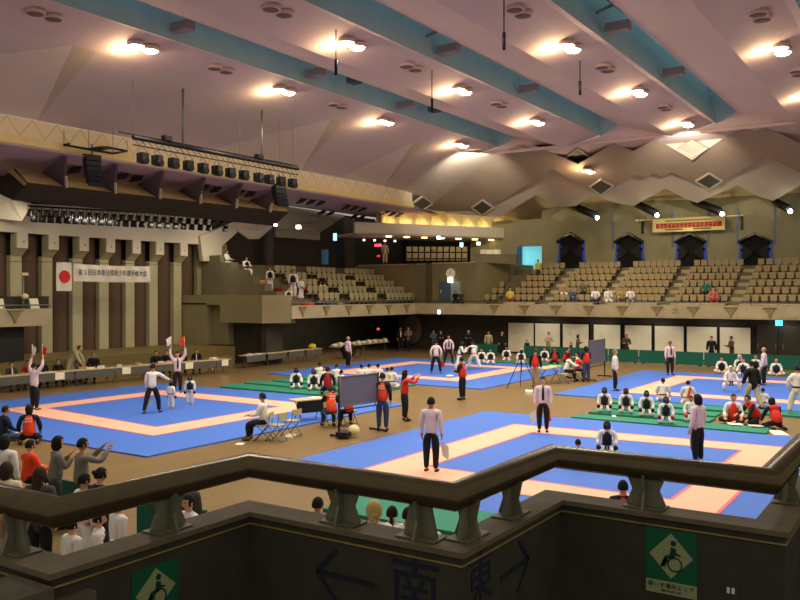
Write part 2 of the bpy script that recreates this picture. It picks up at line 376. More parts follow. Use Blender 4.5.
for q, l in [([(421.6, 195.5), (432.5, 202.8), (421.5, 210.5), (411, 203)], 'pale diamond grille on the bright ceiling plate above the scalloped cornice'),
             ([(482.5, 199), (494, 206.5), (482, 215), (471, 207)], 'dark diamond grille on the ceiling plate above the blue-lit doorway'),
             ([(578, 147), (591, 155.5), (578, 163.5), (564.5, 156.4)], 'grey diamond grille just above the lone lamp in the folded ceiling'),
             ([(601, 178), (614, 185), (601, 194.5), (589, 186)], 'diamond grille directly below the lone lamp in the folded ceiling'),
             ([(709, 172), (723, 180), (709, 188.5), (695, 180.4)], 'darkest diamond grille above the red lettered banner')]:
    cdiamond(q, 'diamond_grille', grille, l, 'ceiling grille')
cdiamond([(692, 139.5), (708, 147), (692, 156), (677, 148)], 'diamond_grille', ceil_w, 'cream diamond grille on the brightly lit plate near the third row of lamps', 'ceiling grille')

# sloping left ceiling between the lamp bands and the cream cornice, with narrow folds
m = MB(); ZA, VA, ZB, VB = 12.27, LV[0]+1.25, 11.02, 30.65
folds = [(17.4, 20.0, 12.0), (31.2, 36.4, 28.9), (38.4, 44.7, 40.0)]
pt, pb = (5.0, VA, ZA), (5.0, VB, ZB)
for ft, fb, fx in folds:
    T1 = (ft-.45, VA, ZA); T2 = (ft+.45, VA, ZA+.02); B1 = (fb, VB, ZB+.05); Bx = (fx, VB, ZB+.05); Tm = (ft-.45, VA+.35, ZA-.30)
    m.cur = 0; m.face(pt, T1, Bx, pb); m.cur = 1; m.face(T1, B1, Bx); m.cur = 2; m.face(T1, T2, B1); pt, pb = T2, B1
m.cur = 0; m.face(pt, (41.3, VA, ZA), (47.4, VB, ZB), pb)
lslope = struct(m, 'ceiling_left_slope', [mat('slope_plaster', (210, 190, 174), .8, var=.04, scale=.6), mat('slope_lit_tint', (224, 206, 182), .8, var=.04, scale=.6), mat('slope_shade_tint', (198, 177, 146), .8, var=.04, scale=.6)])  # lighter and darker plaster tints paint the light and shade on the folds
# cream cornice with incised lozenges
m = MB(); m.bx(5, 48.2, VB, VB+.3, 9.95, 11.05); m.cur = 1; m.slab([(5, VB-.02, 10.32), (48.2, VB-.02, 10.32), (48.2, VB-.16, 9.98), (5, VB-.16, 9.98)], (0, .16, 0))
m.cur = 2; u = 6.0
while u < 47.5:
    for s_ in (-1, 1):
        m.slab([(u, VB-.006, 10.34), (u+.03, VB-.006, 10.34), (u+.03+s_*.55, VB-.006, 11.03), (u+s_*.55, VB-.006, 11.03)], (0, .02, 0))
    u += 1.1
struct(m, 'wall_cornice', [mat('cornice_paint', (240, 224, 182), .8, var=.04), cream, mat('cornice_joint', (186, 166, 124), .9, var=0)])
# soffit behind the cornice
m = MB(); m.bx(5, 49.8, VB+.1, 36.6, 9.9, 10.0); m.bx(5, 36, 36.6, 39.4, 9.9, 10.0); m.face((49.8, VB+.1, 9.9), (58, 33, 9.9), (58, 36.6, 9.9), (49.8, 36.6, 9.9)); struct(m, 'ceiling_soffit', mat('soffit_paint', (190, 160, 166), .8, var=.04, scale=.5))

# ------------------------------------------------------------------ lamps
for v in (4, 7.6, 11.2, 14.8, 18.4, 22.0):
    L = bpy.data.lights.new('under_balcony_light', 'SPOT'); L.energy = 55; L.color = (1, .92, .76); L.spot_size = 2.5; L.spot_blend = .6; L.shadow_soft_size = .1
    lo = bpy.data.objects.new('under_balcony_light', L); C.objects.link(lo); lo.location = (49.9, v, 2.58); lo.rotation_euler = (0, math.radians(-28), 0)
for u in (38, 42, 46):  # added fill with no fitting, brightens the wall under the left balcony
    L = bpy.data.lights.new('under_balcony_light', 'SPOT'); L.energy = 90; L.color = (1, .9, .72); L.spot_size = 2.6; L.spot_blend = .6; L.shadow_soft_size = .1
    lo = bpy.data.objects.new('under_balcony_light', L); C.objects.link(lo); lo.location = (u, 33.6, 2.55); lo.rotation_euler = (math.radians(30), 0, 0)
for u in (21.5, 26, 30.5, 35):  # added area lights with no fitting, brighten the pillars behind the stage
    L = bpy.data.lights.new('stage_fill_light', 'AREA'); L.shape = 'RECTANGLE'; L.size = 2.5; L.size_y = .3; L.energy = 60; L.color = (1, .92, .7)
    lo = bpy.data.objects.new('stage_fill_light', L); C.objects.link(lo); lo.location = (u, 35.0, 7.7); lo.rotation_euler = (math.radians(38), 0, 0)
glass_w = mat('lamp_glass_white', (255, 246, 226), .4, emit=LAMP_E)
glass_o = mat('lamp_glass_warm', (255, 222, 160), .4, emit=LAMP_E)
def lamp(loc, label, on=True, light=True, proto=[None, None]):
    k = 0 if on else 1
    if proto[k] is None:
        t = empty('ceiling_light', (0, 0, 0))
        for s_ in (-1, 1):
            m = MB(); m.tube([(s_*.3, 0, .12), (s_*.3, 0, -.03 if on else .0)], .3, 16); h = m.build('lamp_housing', ceil_m, t)
            m = MB(); m.sph((s_*.3, 0, -.03 if on else .0), (.25, .25, .09 if on else .03), 14, 6); m.build('lamp_lens', (glass_o if s_ < 0 else glass_w) if on else mat('lamp_off', (120, 98, 80), .8, var=.2, scale=8), t)
        proto[k] = t; kids[t.name] = list(t.children_recursive) if hasattr(t, 'children_recursive') else []
        r = t
    else: r = copy_tree(proto[k])
    r.location = loc
    tag(r, label, 'ceiling light', 'twin ceiling lamps, lit' if on else 'twin ceiling lamps, unlit')
    if on:
        L = bpy.data.lights.new('ceiling_lamp_light', 'AREA'); L.shape = 'DISK'; L.size = .9; L.energy = LAMP_W; L.color = (1.0, .91, .76); L.spread = math.radians(150)
        lo = bpy.data.objects.new('ceiling_lamp_light', L); C.objects.link(lo); lo.location = Vector(loc)+Vector((0, 0, -.2)); lo.parent = None
        L = bpy.data.lights.new('ceiling_lamp_glow', 'POINT'); L.energy = 95; L.color = (1.0, .72, .40); L.shadow_soft_size = .2; low = .32
        lo = bpy.data.objects.new('ceiling_lamp_glow', L); C.objects.link(lo); lo.location = Vector(loc)+Vector((-.35, .45, -low))
    return r
bandn = ['band nearest the stage', 'second band from the stage', 'third band from the stage', 'rightmost band']
us = [[18.8, 26.0, 33.4, 41.0], [22.4, 30.0, 37.5], [26.7, 34.3, 42.0], [31.0, 39.2]]
for i, row in enumerate(us):
    for j, u in enumerate(row):
        lamp((u, LV[i], 12.44), 'glowing twin ceiling lamp, %s, lamp %d from the near end' % (bandn[i], j+1))
for i, u in [(1, 15.0), (0, 11.3), (2, 19.2), (3, 23.6), (4, 27), (4, 34.6), (3, 16.0), (2, 11.6)]:
    L = bpy.data.lights.new('ceiling_lamp_light', 'AREA'); L.shape = 'DISK'; L.size = .9; L.energy = LAMP_W; L.color = (1.0, .91, .76); L.spread = math.radians(150)
    lo = bpy.data.objects.new('ceiling_lamp_light', L); C.objects.link(lo); lo.location = (u, LV[i], 12.3)
un = [[15.1, 22.4, 29.6], [18.7, 26.1, 33.4], [22.7, 30.2, 38.1], [27.1, 34.8]]
for i, row in enumerate(un):
    for j, u in enumerate(row): lamp((u, LV[i], 12.46), 'dark unlit twin ceiling lamp, %s, number %d from the near end' % (bandn[i], j+1), on=False)
for lp, tg, en in [((41.2, 22.6, 11.3), (46.0, 25.0, 11.7), 3200), ((42.3, 10.8, 11.3), (47.2, 11.9, 11.95), 2200)]:  # added spots with no fitting, below two lamps, to brighten the nearby plates
    L = bpy.data.lights.new('plate_fill_spot', 'SPOT'); L.energy = en; L.color = (1, .93, .78); L.spot_size = 1.15; L.spot_blend = .9; L.shadow_soft_size = .2
    lo = bpy.data.objects.new('plate_fill_spot', L); C.objects.link(lo); lo.location = lp; lo.rotation_euler = (Vector(tg)-Vector(lp)).to_track_quat('-Z', 'Y').to_euler()
q = cast(589, 171, .25)
lamp(q, 'lone glowing lamp set in the folded ceiling plates above the far seats')
for i, (px, py, px2, py2) in enumerate([(336, 30, 336, 75), (432, 70, 432, 112), (504, 0, 504, 50), (580, 60, 580, 95)]):
    a = P(px, py, 12.5); Y = a.x*FW[0]+a.y*FW[1]; b = Vector((a.x, a.y, CH-(py2-YH)*Y/F)); t = empty('hanging_rod', a); t['_o'] = tuple(a)
    m = MB(); m.tube([a, b], .02, 5); m.build('rod', black, t); m = MB(); m.tube([b+Vector((0, 0, .5)), b], .055, 6); m.build('weight', black, t)
    tag(t, 'thin rod hanging from the ceiling, ' + ['by the leftmost blue slot, nearest the stage', 'by the leftmost blue slot, farther along', 'crossing the middle blue slot', 'ending in a pale tip right of the middle slot'][i], 'hanging rod')
# ------------------------------------------------------------------ stage side
m = MB(); m.bx(8, 34.55, 34.0, 38.6, 0, 1.05); m.bx(8, 34.0, 33.55, 34.0, 0, .55); struct(m, 'floor_stage', [stagewood])
m = MB(); m.bx(8, 60, 39.2, 39.5, 0, 10.0); struct(m, 'wall_stage_back', mat('stage_back', (58, 52, 40), .9, var=.15, scale=1))
m = MB(); m.bx(35.67, 38.2, 38.3, 38.6, 3.42, 7.2); m.bx(35.67, 36.35, 38.3, 38.6, 1.05, 3.42); m.bx(37.25, 38.2, 38.3, 38.6, 1.05, 3.42); m.bx(36.2, 37.4, 38.8, 38.9, 1.0, 3.5)
struct(m, 'wall_stage_side', mat('stage_side_concrete', (150, 140, 104), .85, var=.12, scale=.8))
m = MB(); g2, g0, g1 = onU(262, 310, 34.6).y, onU(220, 310, 34.6).y, onU(206, 310, 34.6).y
m.prism([(34.6, g2), (35.98, 31.04), (35.98, g0), (34.6, g0)], 2.4, 3.98); m.bx(34.6, 36.6, g0, 38.6, 3.41, 3.98); m.bx(34.6, 36.6, g1, 38.6, 1.05, 3.5); m.bx(35.2, 36.6, g0-.1, g1+.1, 1.05, 3.5); struct(m, 'wall_wing_box', mat('wing_concrete', (146, 134, 96), .85, var=.12, scale=.8))
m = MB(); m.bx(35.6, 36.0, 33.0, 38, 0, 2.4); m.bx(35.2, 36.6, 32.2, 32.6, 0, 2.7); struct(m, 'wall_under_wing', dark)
pc = [20.45, 22.15, 23.85, 25.55, 27.33, 28.98, 30.71, 32.37, 34.17]
m = MB()
for u in pc: m.bx(u-.3, u+.3, 38.35, 38.7, 1.05, 5.95); m.slab([(u-.3, 38.35, 5.9), (u-.3, 38.35, 7.1), (u-.3, 37.85, 7.1), (u-.3, 37.85, 6.32)], (.6, 0, 0))
struct(m, 'wall_stage_pillars', pillar_m)
m = MB()
for u in pc:
    m.bx(u-.28, u+.28, 37.78, 37.86, 6.3, 7.1); m.cur = 1; m.tube([(u+.05, 37.76, 6.62), (u+.05, 37.79, 6.62)], .04, 6); m.cur = 0
m.bx(18, 36.4, 37.78, 38.2, 7.05, 8.7); struct(m, 'trim_stage_beam', [beamw, black])
for i, (a, b) in enumerate(zip(pc, pc[1:]+[36.0])):
    m = MB(); n = 9
    pts = [(a+.3+(b-a-.6)*k/n, 38.72-.32*math.sin(math.pi*k/n)) for k in range(n+1)]
    m.smooth = True
    m.add([(x, y, z) for z in (1.05, 7.2) for x, y in pts], [(k, k+1, k+n+2, k+n+1) for k in range(n)]); m.smooth = False
    m.prism([pts[0], pts[-1], (pts[-1][0], 38.9), (pts[0][0], 38.9)], 1.05, 7.2)
    tag(m.build('stage_column', curtain), 'dark brown round column behind the stage, number %d from the left end' % (i+1), 'column', 'dark columns behind the stage')
# canopy above the stage
Fp, Fq = onV(28, 182.5, 32.6), onV(289, 212, 32.6); Tp, Tq = onV(15, 168.5, 33.6), onV(282, 205, 33.6)
Bp, Bq = onV(12.6, 200, 33.9), onV(274, 226, 33.9); Kp, Kq = Vector((Tp.x-.4, 35.2, Bp.z+.6)), Vector((Tq.x, 35.2, Bq.z+.5))
t = empty('stage_canopy', (29, 33.5, 8)); t['_o'] = (29, 33.5, 8)
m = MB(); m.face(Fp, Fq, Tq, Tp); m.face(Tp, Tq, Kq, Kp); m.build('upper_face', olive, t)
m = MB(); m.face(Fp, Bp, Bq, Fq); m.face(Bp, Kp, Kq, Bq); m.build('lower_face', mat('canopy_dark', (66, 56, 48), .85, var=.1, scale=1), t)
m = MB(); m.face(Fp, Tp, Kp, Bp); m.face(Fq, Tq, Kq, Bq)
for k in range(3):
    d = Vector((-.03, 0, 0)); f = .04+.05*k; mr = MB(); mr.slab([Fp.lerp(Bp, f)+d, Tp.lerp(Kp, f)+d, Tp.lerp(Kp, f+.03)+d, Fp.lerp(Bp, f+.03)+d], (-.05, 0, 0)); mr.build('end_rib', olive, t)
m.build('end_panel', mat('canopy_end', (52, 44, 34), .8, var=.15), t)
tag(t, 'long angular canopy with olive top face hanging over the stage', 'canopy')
fins = [(64, 66.5, 155.4), (113, 114.6, 162), (157.6, 159.4, 170), (198, 200.5, 176), (234, 236.4, 181), (268, 269.6, 186)]
for i, (fx, ax, ay) in enumerate(fins):
    u = onV(fx, 184+(fx-28)*.113, 32.6).x; ap = Vector((u-1.15, 30.9, 9.86)); fr = Vector((u, 32.55, 8.95)); bk = Vector((u-.35, 33.65, 9.42)); lo = Vector((u, 32.5, 8.75))
    t = empty('canopy_fin', fr); t['_o'] = tuple(fr)
    m = MB(); m.slab([ap, fr, lo, bk], (.12, 0, 0)); m.slab([ap, bk, bk+Vector((0, .3, 0)), ap+Vector((0, .2, 0))], (.12, 0, 0)); m.build('fin_plate', purple, t)
    m = MB(); m.slab([lo, fr, fr.lerp(ap, .28), fr.lerp(ap, .28)+Vector((0, -.1, 0)), lo+Vector((0, -.14, 0))], (.05, 0, 0)); m.build('light_edge', beamw, t)
    tag(t, 'purple triangular fin joining canopy to the cornice, number %d from the left' % (i+1), 'canopy fin', 'fins on the stage canopy')
# white angled plates at the canopy's ends
m = MB(); m.slab([at(-8, 184, 38.6), at(12, 200, 38.6), at(32, 203, 38.8), at(22, 221, 39), at(-8, 218, 39)], (0, .2, 0))
m.slab([onV(200, 236, 37.6), onV(236, 222, 37.6), onV(239, 231, 37.6), onV(222, 246, 37.6), onV(222, 262, 37.6), onV(203, 261, 37.6)], (0, .3, 0))
m.slab([onV(236, 222, 37.4), onV(239, 231, 37.4), onV(250, 239, 37.0), onV(259, 239, 36.6), onV(274, 226, 35.5), onV(262, 222, 35.8)], (0, .2, 0))
struct(m, 'ceiling_stage_plates', beamw)
# spotlights under the canopy (two staggered rows)
t0 = empty('stage_spotlight'); m = MB(); m.tube([(0, 0, 0), (0, .05, -.34)], [.13, .17], 10); m.build('lamp_can', black, t0)
m = MB(); m.box((0, 0, .16), (.34, .05, .04)); m.box((-.17, 0, .05), (.03, .05, .24)); m.box((.17, 0, .05), (.03, .05, .24)); m.build('yoke', steel, t0)
kids[t0.name] = list(t0.children)
N = 24
for k in range(N):
    for row in (0, 1):
        if row and k % 2 == 0 and k > 20: continue
        r = t0 if (k == 0 and row == 0) else copy_tree(t0)
        px = 31+(222-31)*k/(N-1)+row*3.5; q = onV(px, (209 if row == 0 else 214.5)+(px-31)*.058, 35.3 if row else 35.9)
        r.location = q; r.rotation_euler = (0, 0, .3*math.sin(k*2.1))
        tag(r, 'black theatre spotlight in the %s row under the stage canopy' % ('front' if row else 'rear'), 'spotlight', 'spotlights under the canopy, %s row' % ('front' if row else 'rear'))
m = MB(); a = onV(28, 206, 35.6); b = onV(226, 217, 35.6); m.tube([a, b], .05, 6); m.tube([a+Vector((0, .4, .2)), b+Vector((0, .4, .2))], .05, 6)
tag(m.build('lighting_bar', black), 'black pipe carrying two rows of spotlights under the canopy', 'lighting bar')
# hanging truss
a = onV(133, 138, 25); b = onV(298, 168, 25); a.z = b.z = (a.z+b.z)/2
t = empty('lighting_truss', a); t['_o'] = tuple(a)
m = MB(); m.tube([a, b], .09, 8); m.tube([a+Vector((-.4, .3, .16)), b+Vector((.3, .3, .2))], .03, 6); m.tube([a+Vector((0, 0, -.28)), b+Vector((0, 0, -.28))], .025, 6); m.build('pipe', black, t)
m = MB(); n = 30
for k in range(n):
    p = a.lerp(b, k/n); q = a.lerp(b, (k+1)/n); m.tube([p+Vector((0, .3, .18)), q], .015, 4); m.tube([p, q+Vector((0, 0, -.28))], .012, 4)
m.build('lattice', black, t)
for f in (.17, .72):
    m = MB(); m.box(a.lerp(b, f)+Vector((0, 0, .2)), (.34, .25, .18)); m.build('winch_box', black, t)
for px, top in [(183, 12.2), (262, 12.1)]:
    u = onV(px, 140, 25).x; m = MB(); m.tube([(u, 25, a.z), (u, 25, top)], .045, 6); m.build('hanger', steel, t)
for px in (136, 243, 283, 296):
    u = onV(px, 140, 25).x; m = MB(); m.tube([(u, 25.2, a.z), (u, 25.2, 12.1)], .008, 4); m.build('thin_cable', steel, t)
tag(t, 'long black lattice bar hung from the ceiling in front of the stage', 'lighting truss')
t0 = empty('truss_spotlight'); m = MB(); m.box((0, 0, -.42), (.3, .34, .36)); m.tube([(0, .1, -.5), (0, -.22, -.55)], .14, 10); m.build('lamp_housing', black, t0)
m = MB(); m.tube([(-.17, 0, -.4), (-.17, 0, -.15), (0, 0, 0), (.17, 0, -.15), (.17, 0, -.4)], .015, 4); m.build('yoke', steel, t0); kids[t0.name] = list(t0.children)
for k, px in enumerate([142.8, 157.3, 173.6, 188.4, 203, 217, 230.5, 244, 258.4, 269, 281, 292.4]):
    r = t0 if k == 0 else copy_tree(t0); r.location = (onV(px, 150, 25).x, 25, a.z-.28); r.rotation_euler = (0, 0, .2*math.sin(k*1.7))
    tag(r, 'black box spotlight hanging from the long truss, number %d from its stage-left end' % (k+1), 'spotlight', 'spotlights on the hanging truss')
# speaker arrays and their frame
def array(px, py, Y, wd, n, label):
    c = at(px, py, Y); t = empty('speaker_array', c)
    for k in range(n):
        m = MB(); an = -.1+.13*k; m.box((0, -.5*math.sin(an)*.6*0-.05*k*k*.25, -.13-.2*k), (wd, .42, .19), rot=Matrix.Rotation(an, 3, 'X')); m.build('speaker_cabinet', black, t)
    m = MB(); m.box((0, 0, .02), (wd*1.25, .1, .07)); m.tube([(0, 0, 0), (0, 0, .5)], .03, 5); m.build('fly_bar', black, t); t.rotation_euler = (0, 0, -.25); return tag(t, label, 'speaker')
array(92, 156, 34.5, .62, 6, 'curved black hanging speaker array nearest the left edge of the canopy')
array(279, 185, 41, .62, 5, 'curved black hanging speaker array at the right end of the canopy')
pq = [at(64, 145, 34.2), at(80, 142, 36), at(127, 151, 36.5), at(113, 153.5, 34.8)]
t = empty('suspended_frame', pq[0]); t['_o'] = tuple(pq[0])
m = MB(); m.tube(pq+[pq[0]], .05, 6, cap=False); m.tube([pq[0].lerp(pq[3], .5), pq[1].lerp(pq[2], .5)], .05, 6); m.tube([pq[0].lerp(pq[3], .62), pq[1].lerp(pq[2], .62)], .07, 6); m.build('frame_bars', black, t)
m = MB()
for q in pq+[pq[0].lerp(pq[3], .5)]: m.tube([q, (q.x, q.y, 12.0 - max(0, q.y-24)*.19)], .016, 4)
m.build('hanging_cables', steel, t); tag(t, 'thin black rectangular frame on cables above the left speaker array', 'frame')
# small dark units let into the soffit
for i, (px, py) in enumerate([(75, 166), (122.5, 172.5), (137, 175), (204, 184), (216, 186.4), (239.5, 189.5), (250.7, 191), (302, 198), (311.6, 199.2), (321, 200.4), (347, 204.4), (355, 205.6), (363, 207), (386, 210.4), (393, 211.4), (400, 212.4), (322.6, 209.6), (331, 210.8), (354.4, 214), (362, 215), (396, 219), (403, 219.6)]):
    q = P(px, py, 9.9); m = MB(); m.slab([(q.x-.36, q.y-.1, 9.66), (q.x+.24, q.y-.16, 9.80), (q.x+.36, q.y+.2, 9.66), (q.x-.24, q.y+.26, 9.52)], (0, 0, .1)); m.box((q.x, q.y+.05, 9.82), (.05, .05, .16))
    tag(m.build('soffit_speaker', black), ('small black unit in the purple soffit above the canopy' if i < 7 else 'small black unit in the soffit over the left seats, %s' % ('front row' if i < 16 else 'back row')), 'ceiling speaker', 'small black ceiling units')
# rear gallery over the left seats
ga, gb = P(355, 234, 8.2), P(527, 240, 8.2)
d = (gb-ga).normalized(); nrm = Vector((d.y, -d.x, 0))
if nrm.dot(ga) > 0: nrm = -nrm
m = MB(); m.slab([ga, gb, gb+Vector((0, 0, .85)), ga+Vector((0, 0, .85))], -nrm*.3); m.slab([ga, gb, gb-nrm*4, ga-nrm*4], (0, 0, .12)); struct(m, 'ceiling_gallery_fascia', beamw)
m = MB(); n = 9; a = ga.lerp(gb, .17); 
for k in range(n):
    p = a.lerp(gb, k/n)-nrm*.9; q = a.lerp(gb, (k+1)/n)-nrm*.9; c = (p+q)/2
    m.face(p+Vector((0, 0, .8)), c-nrm*.7+Vector((0, 0, .8)), c-nrm*.5+Vector((0, 0, 1.9)), p+Vector((0, 0, 1.9))); m.face(q+Vector((0, 0, .8)), c-nrm*.7+Vector((0, 0, .8)), c-nrm*.5+Vector((0, 0, 1.9)), q+Vector((0, 0, 1.9)))
    if k % 1 == 0:
        L = bpy.data.lights.new('niche_uplight', 'POINT'); L.energy = 7; L.color = (1, .78, .42); L.shadow_soft_size = .12
        lo = bpy.data.objects.new('niche_uplight', L); C.objects.link(lo); lo.location = c-nrm*.15+Vector((0, 0, 1.05))
        mm = MB(); mm.tube([c-nrm*.1+Vector((0, 0, .72)), c-nrm*.1+Vector((0, 0, .92))], [.1, .16], 10); tag(mm.build('niche_lamp', cream), 'small uplight in the scalloped cornice, niche %d from its left end' % (k+1), 'wall lamp', 'uplights in the scalloped cornice')
m.slab([a-nrm*1.6, gb-nrm*1.6, gb-nrm*1.6+Vector((0, 0, 2.6)), a-nrm*1.6+Vector((0, 0, 2.6))], -nrm*.2)
struct(m, 'wall_scallops', cream)
for k in range(8):
    c = ga.lerp(gb, .2+.1*k)+Vector((0, 0, -.05))-nrm*.6; mm = MB(); mm.tube([c+Vector((0, 0, .04)), c-Vector((0, 0, .04))], .22, 12)
    tag(mm.build('downlight', mat('downlight_glass', (255, 220, 150), .4, emit=4)), 'round downlight under the gallery fascia, number %d from its left end' % (k+1), 'downlight', 'downlights under the gallery fascia')
# ceiling part left of the gallery, and pillars
m = MB(); m.slab([P(284, 207, 9.8), P(345, 216, 9.8), at(336, 222, 59), at(321, 232, 59), at(276, 228, 55)], (0, .1, .1)); m.slab([at(276, 226, 56), at(320, 231, 59), at(320, 240, 59), at(276, 237, 56)], (0, .2, 0))
struct(m, 'ceiling_upper_left', mat('upper_left_plaster', (150, 140, 118), .85, var=.05))
for px, wd, l in [(268.5, .75, 'beside the white angled plate at the right end of the stage'), (349, .85, 'rising through the upper left gallery')]:
    q = onV(px, 262, 38.2); m = MB(); m.tube([(q.x, 38.2, 3.3), (q.x, 38.2, 9.9)], wd/2, 16); tag(m.build('round_pillar', mat('pillar_dark', (72, 62, 52), .8, var=.1)), 'thick dark round pillar ' + l, 'pillar')
def glow(name, c, sz, rgb, e, label, cat):
    m = MB(); m.box(c, sz); return tag(m.build(name, mat(name+'_%d%d%d' % rgb, rgb, .4, emit=e)), label, cat)
glow('exit_sign', at(335, 237, 57), (.15, .2, .5), (150, 200, 255), 2, 'tall blue-white lit sign on the dark upper left wall', 'exit sign')
glow('exit_sign', at(461.5, 245, 62), (.2, .2, .35), (170, 230, 255), 2, 'small lit sign in the dark gallery left of the bright doorway', 'exit sign')
glow('doorway_light', at(325, 257, 57), (.3, .35, 1.0), (50, 84, 110), .35, 'dim blue-lit doorway at the back of the left seats', 'doorway')
for px, py, e, l in [(364, 240, 3, 'first'), (374.5, 240.3, 2, 'second'), (385, 240.8, 3, 'third'), (395, 241, 3, 'fourth')]: glow('gallery_spot', at(px, py, 60), (.12, .12, .12), (255, 225, 230), e, 'tiny lit spot under the gallery ceiling, %s from the round pillar' % l, 'lamp')
glow('gallery_spot', at(478.5, 243.5, 60), (.2, .2, .2), (255, 240, 220), 6, 'bright tiny lamp on the dark gallery wall above the desk', 'lamp')
glow('gallery_spot', at(438.7, 237.6, 58), (.2, .2, .2), (255, 240, 220), 6, 'bright tiny lamp hanging below the gallery fascia', 'lamp')
glow('ceiling_spot', at(298.5, 227, 54), (.22, .22, .22), (255, 245, 225), 12, 'bright round lamp on the upper left ceiling right of the canopy', 'lamp')
glow('ceiling_spot', at(275.5, 225, 46), (.12, .12, .12), (255, 245, 225), 6, 'small bright lamp at the lower right tip of the canopy', 'lamp')
glow('alarm_lamp', at(378, 245.3, 60), (.15, .5, .18), (255, 60, 90), 3, 'wide glowing red lamp in the dark upper gallery', 'lamp')
glow('alarm_lamp', at(378.5, 256, 60), (.12, .2, .12), (230, 40, 60), 1.5, 'small glowing red lamp below the wide red one', 'lamp')
glow('alarm_lamp', at(378.2, 329, 56), (.1, .14, .14), (230, 50, 30), 3, 'tiny red lamp on the dark wall under the left balcony', 'lamp')
glow('exit_sign', at(439, 312, 56.2), (.1, .15, .28), (225, 245, 255), 3, 'small white lit sign hanging on the balcony front at the corner', 'exit sign')
glow('exit_sign', onU(779, 323, 51.2), (.1, .36, .3), (70, 200, 240), 3, 'cyan lit exit sign above the dark doors on the far right', 'exit sign')
# corner block: doorway, sign, clock, gallery desk
m = MB(); a = onU(439.5, 290, 50.4).y; b = onU(460.5, 290, 50.4).y; mid = onU(451, 290, 50.4).y
z0, z1 = 3.54, 4.9
d3 = MB(); d3.bx(50.36, 50.42, mid, a, z0, z1); o = d3.build('door_3', mat('blue_door', (72, 96, 116), .5, var=.08), org=Vector((50.4, mid, z0))); o['kind'] = 'structure'
d3 = MB(); d3.tube([(50.33, a-.15, 4.1), (50.33, a-.15, 4.3)], .03, 5); d3.build('door_handle', cream, o, org=Vector((50.4, mid, z0)))
m = MB(); m.bx(50.38, 50.42, b, mid, z0, z1); o = m.build('door_4', mat('pale_door', (150, 170, 160), .5, var=.06), org=Vector((50.4, mid, z0))); o['kind'] = 'structure'
glow('exit_sign', onU(450.3, 280, 50.3), (.08, .38, .36), (230, 245, 240), 3, 'white lit sign over the blue door in the concrete corner wall', 'exit sign')
q = onU(450.8, 273.5, 50.38); t = empty('wall_clock', q); m = MB(); m.tube([(0, 0, 0), (-.06, 0, 0)], .36, 24); m.build('clock_face', white_p, t)
m = MB(); m.tube([(-.062, 0, 0), (-.062, 0, .24)], .014, 4); m.tube([(-.062, 0, 0), (-.062, .15, -.08)], .014, 4); m.build('clock_hands', black, t)
tag(t, 'round pale wall clock above the blue door on the corner wall', 'clock')
m = MB(); a = P(477, 268, 6.2+.0) if False else at(477, 267, 58.5); 
p, q = Vector((51.6, 30.0, 6.2)), Vector((53.6, 27.4, 6.2)); p = at(474, 262.7, 57.5); q = at(516, 262.7, 58.5); p.z = q.z = 6.21
t = empty('control_desk', p); t['_o'] = tuple(p); m = MB(); m.slab([p, q, q+Vector((0, 0, .55)), p+Vector((0, 0, .55))], (.5, 0, 0)); m.build('desk_front', conc_dk, t)
m = MB(); m.slab([p+Vector((-.1, 0, .55)), q+Vector((-.1, 0, .55)), q+Vector((.6, 0, .55)), p+Vector((.6, 0, .55))], (0, 0, .05)); m.build('desk_top', conc_dk, t); tag(t, 'low concrete desk on top of the corner wall left of the bright doorway', 'desk')
for k, px in enumerate((484, 491, 497.5)):
    m = MB(); c = at(px, 262.6, 58.4); c.z = 6.98; m.box(c, (.3, .42, .34)); tag(m.build('equipment_case', white_p), '%s pale equipment box standing on the gallery desk' % ['first', 'second', 'third'][k], 'box', 'boxes on the gallery desk')
# bright doorway beyond the far seats
m = MB(); m.bx(58.6, 58.7, 24.9, 27.3, 3, 8.2); m.bx(57.2, 58.6, 26.9, 26.95, 3, 8.2); struct(m, 'window_2', mat('bright_lobby', (120, 205, 215), .5, emit=.75))
m = MB(); m.bx(57.1, 57.25, 26.7, 26.95, 5.3, 7.62); struct(m, 'trim_1', mat('door_blue_edge', (30, 90, 140), .5, emit=.3))
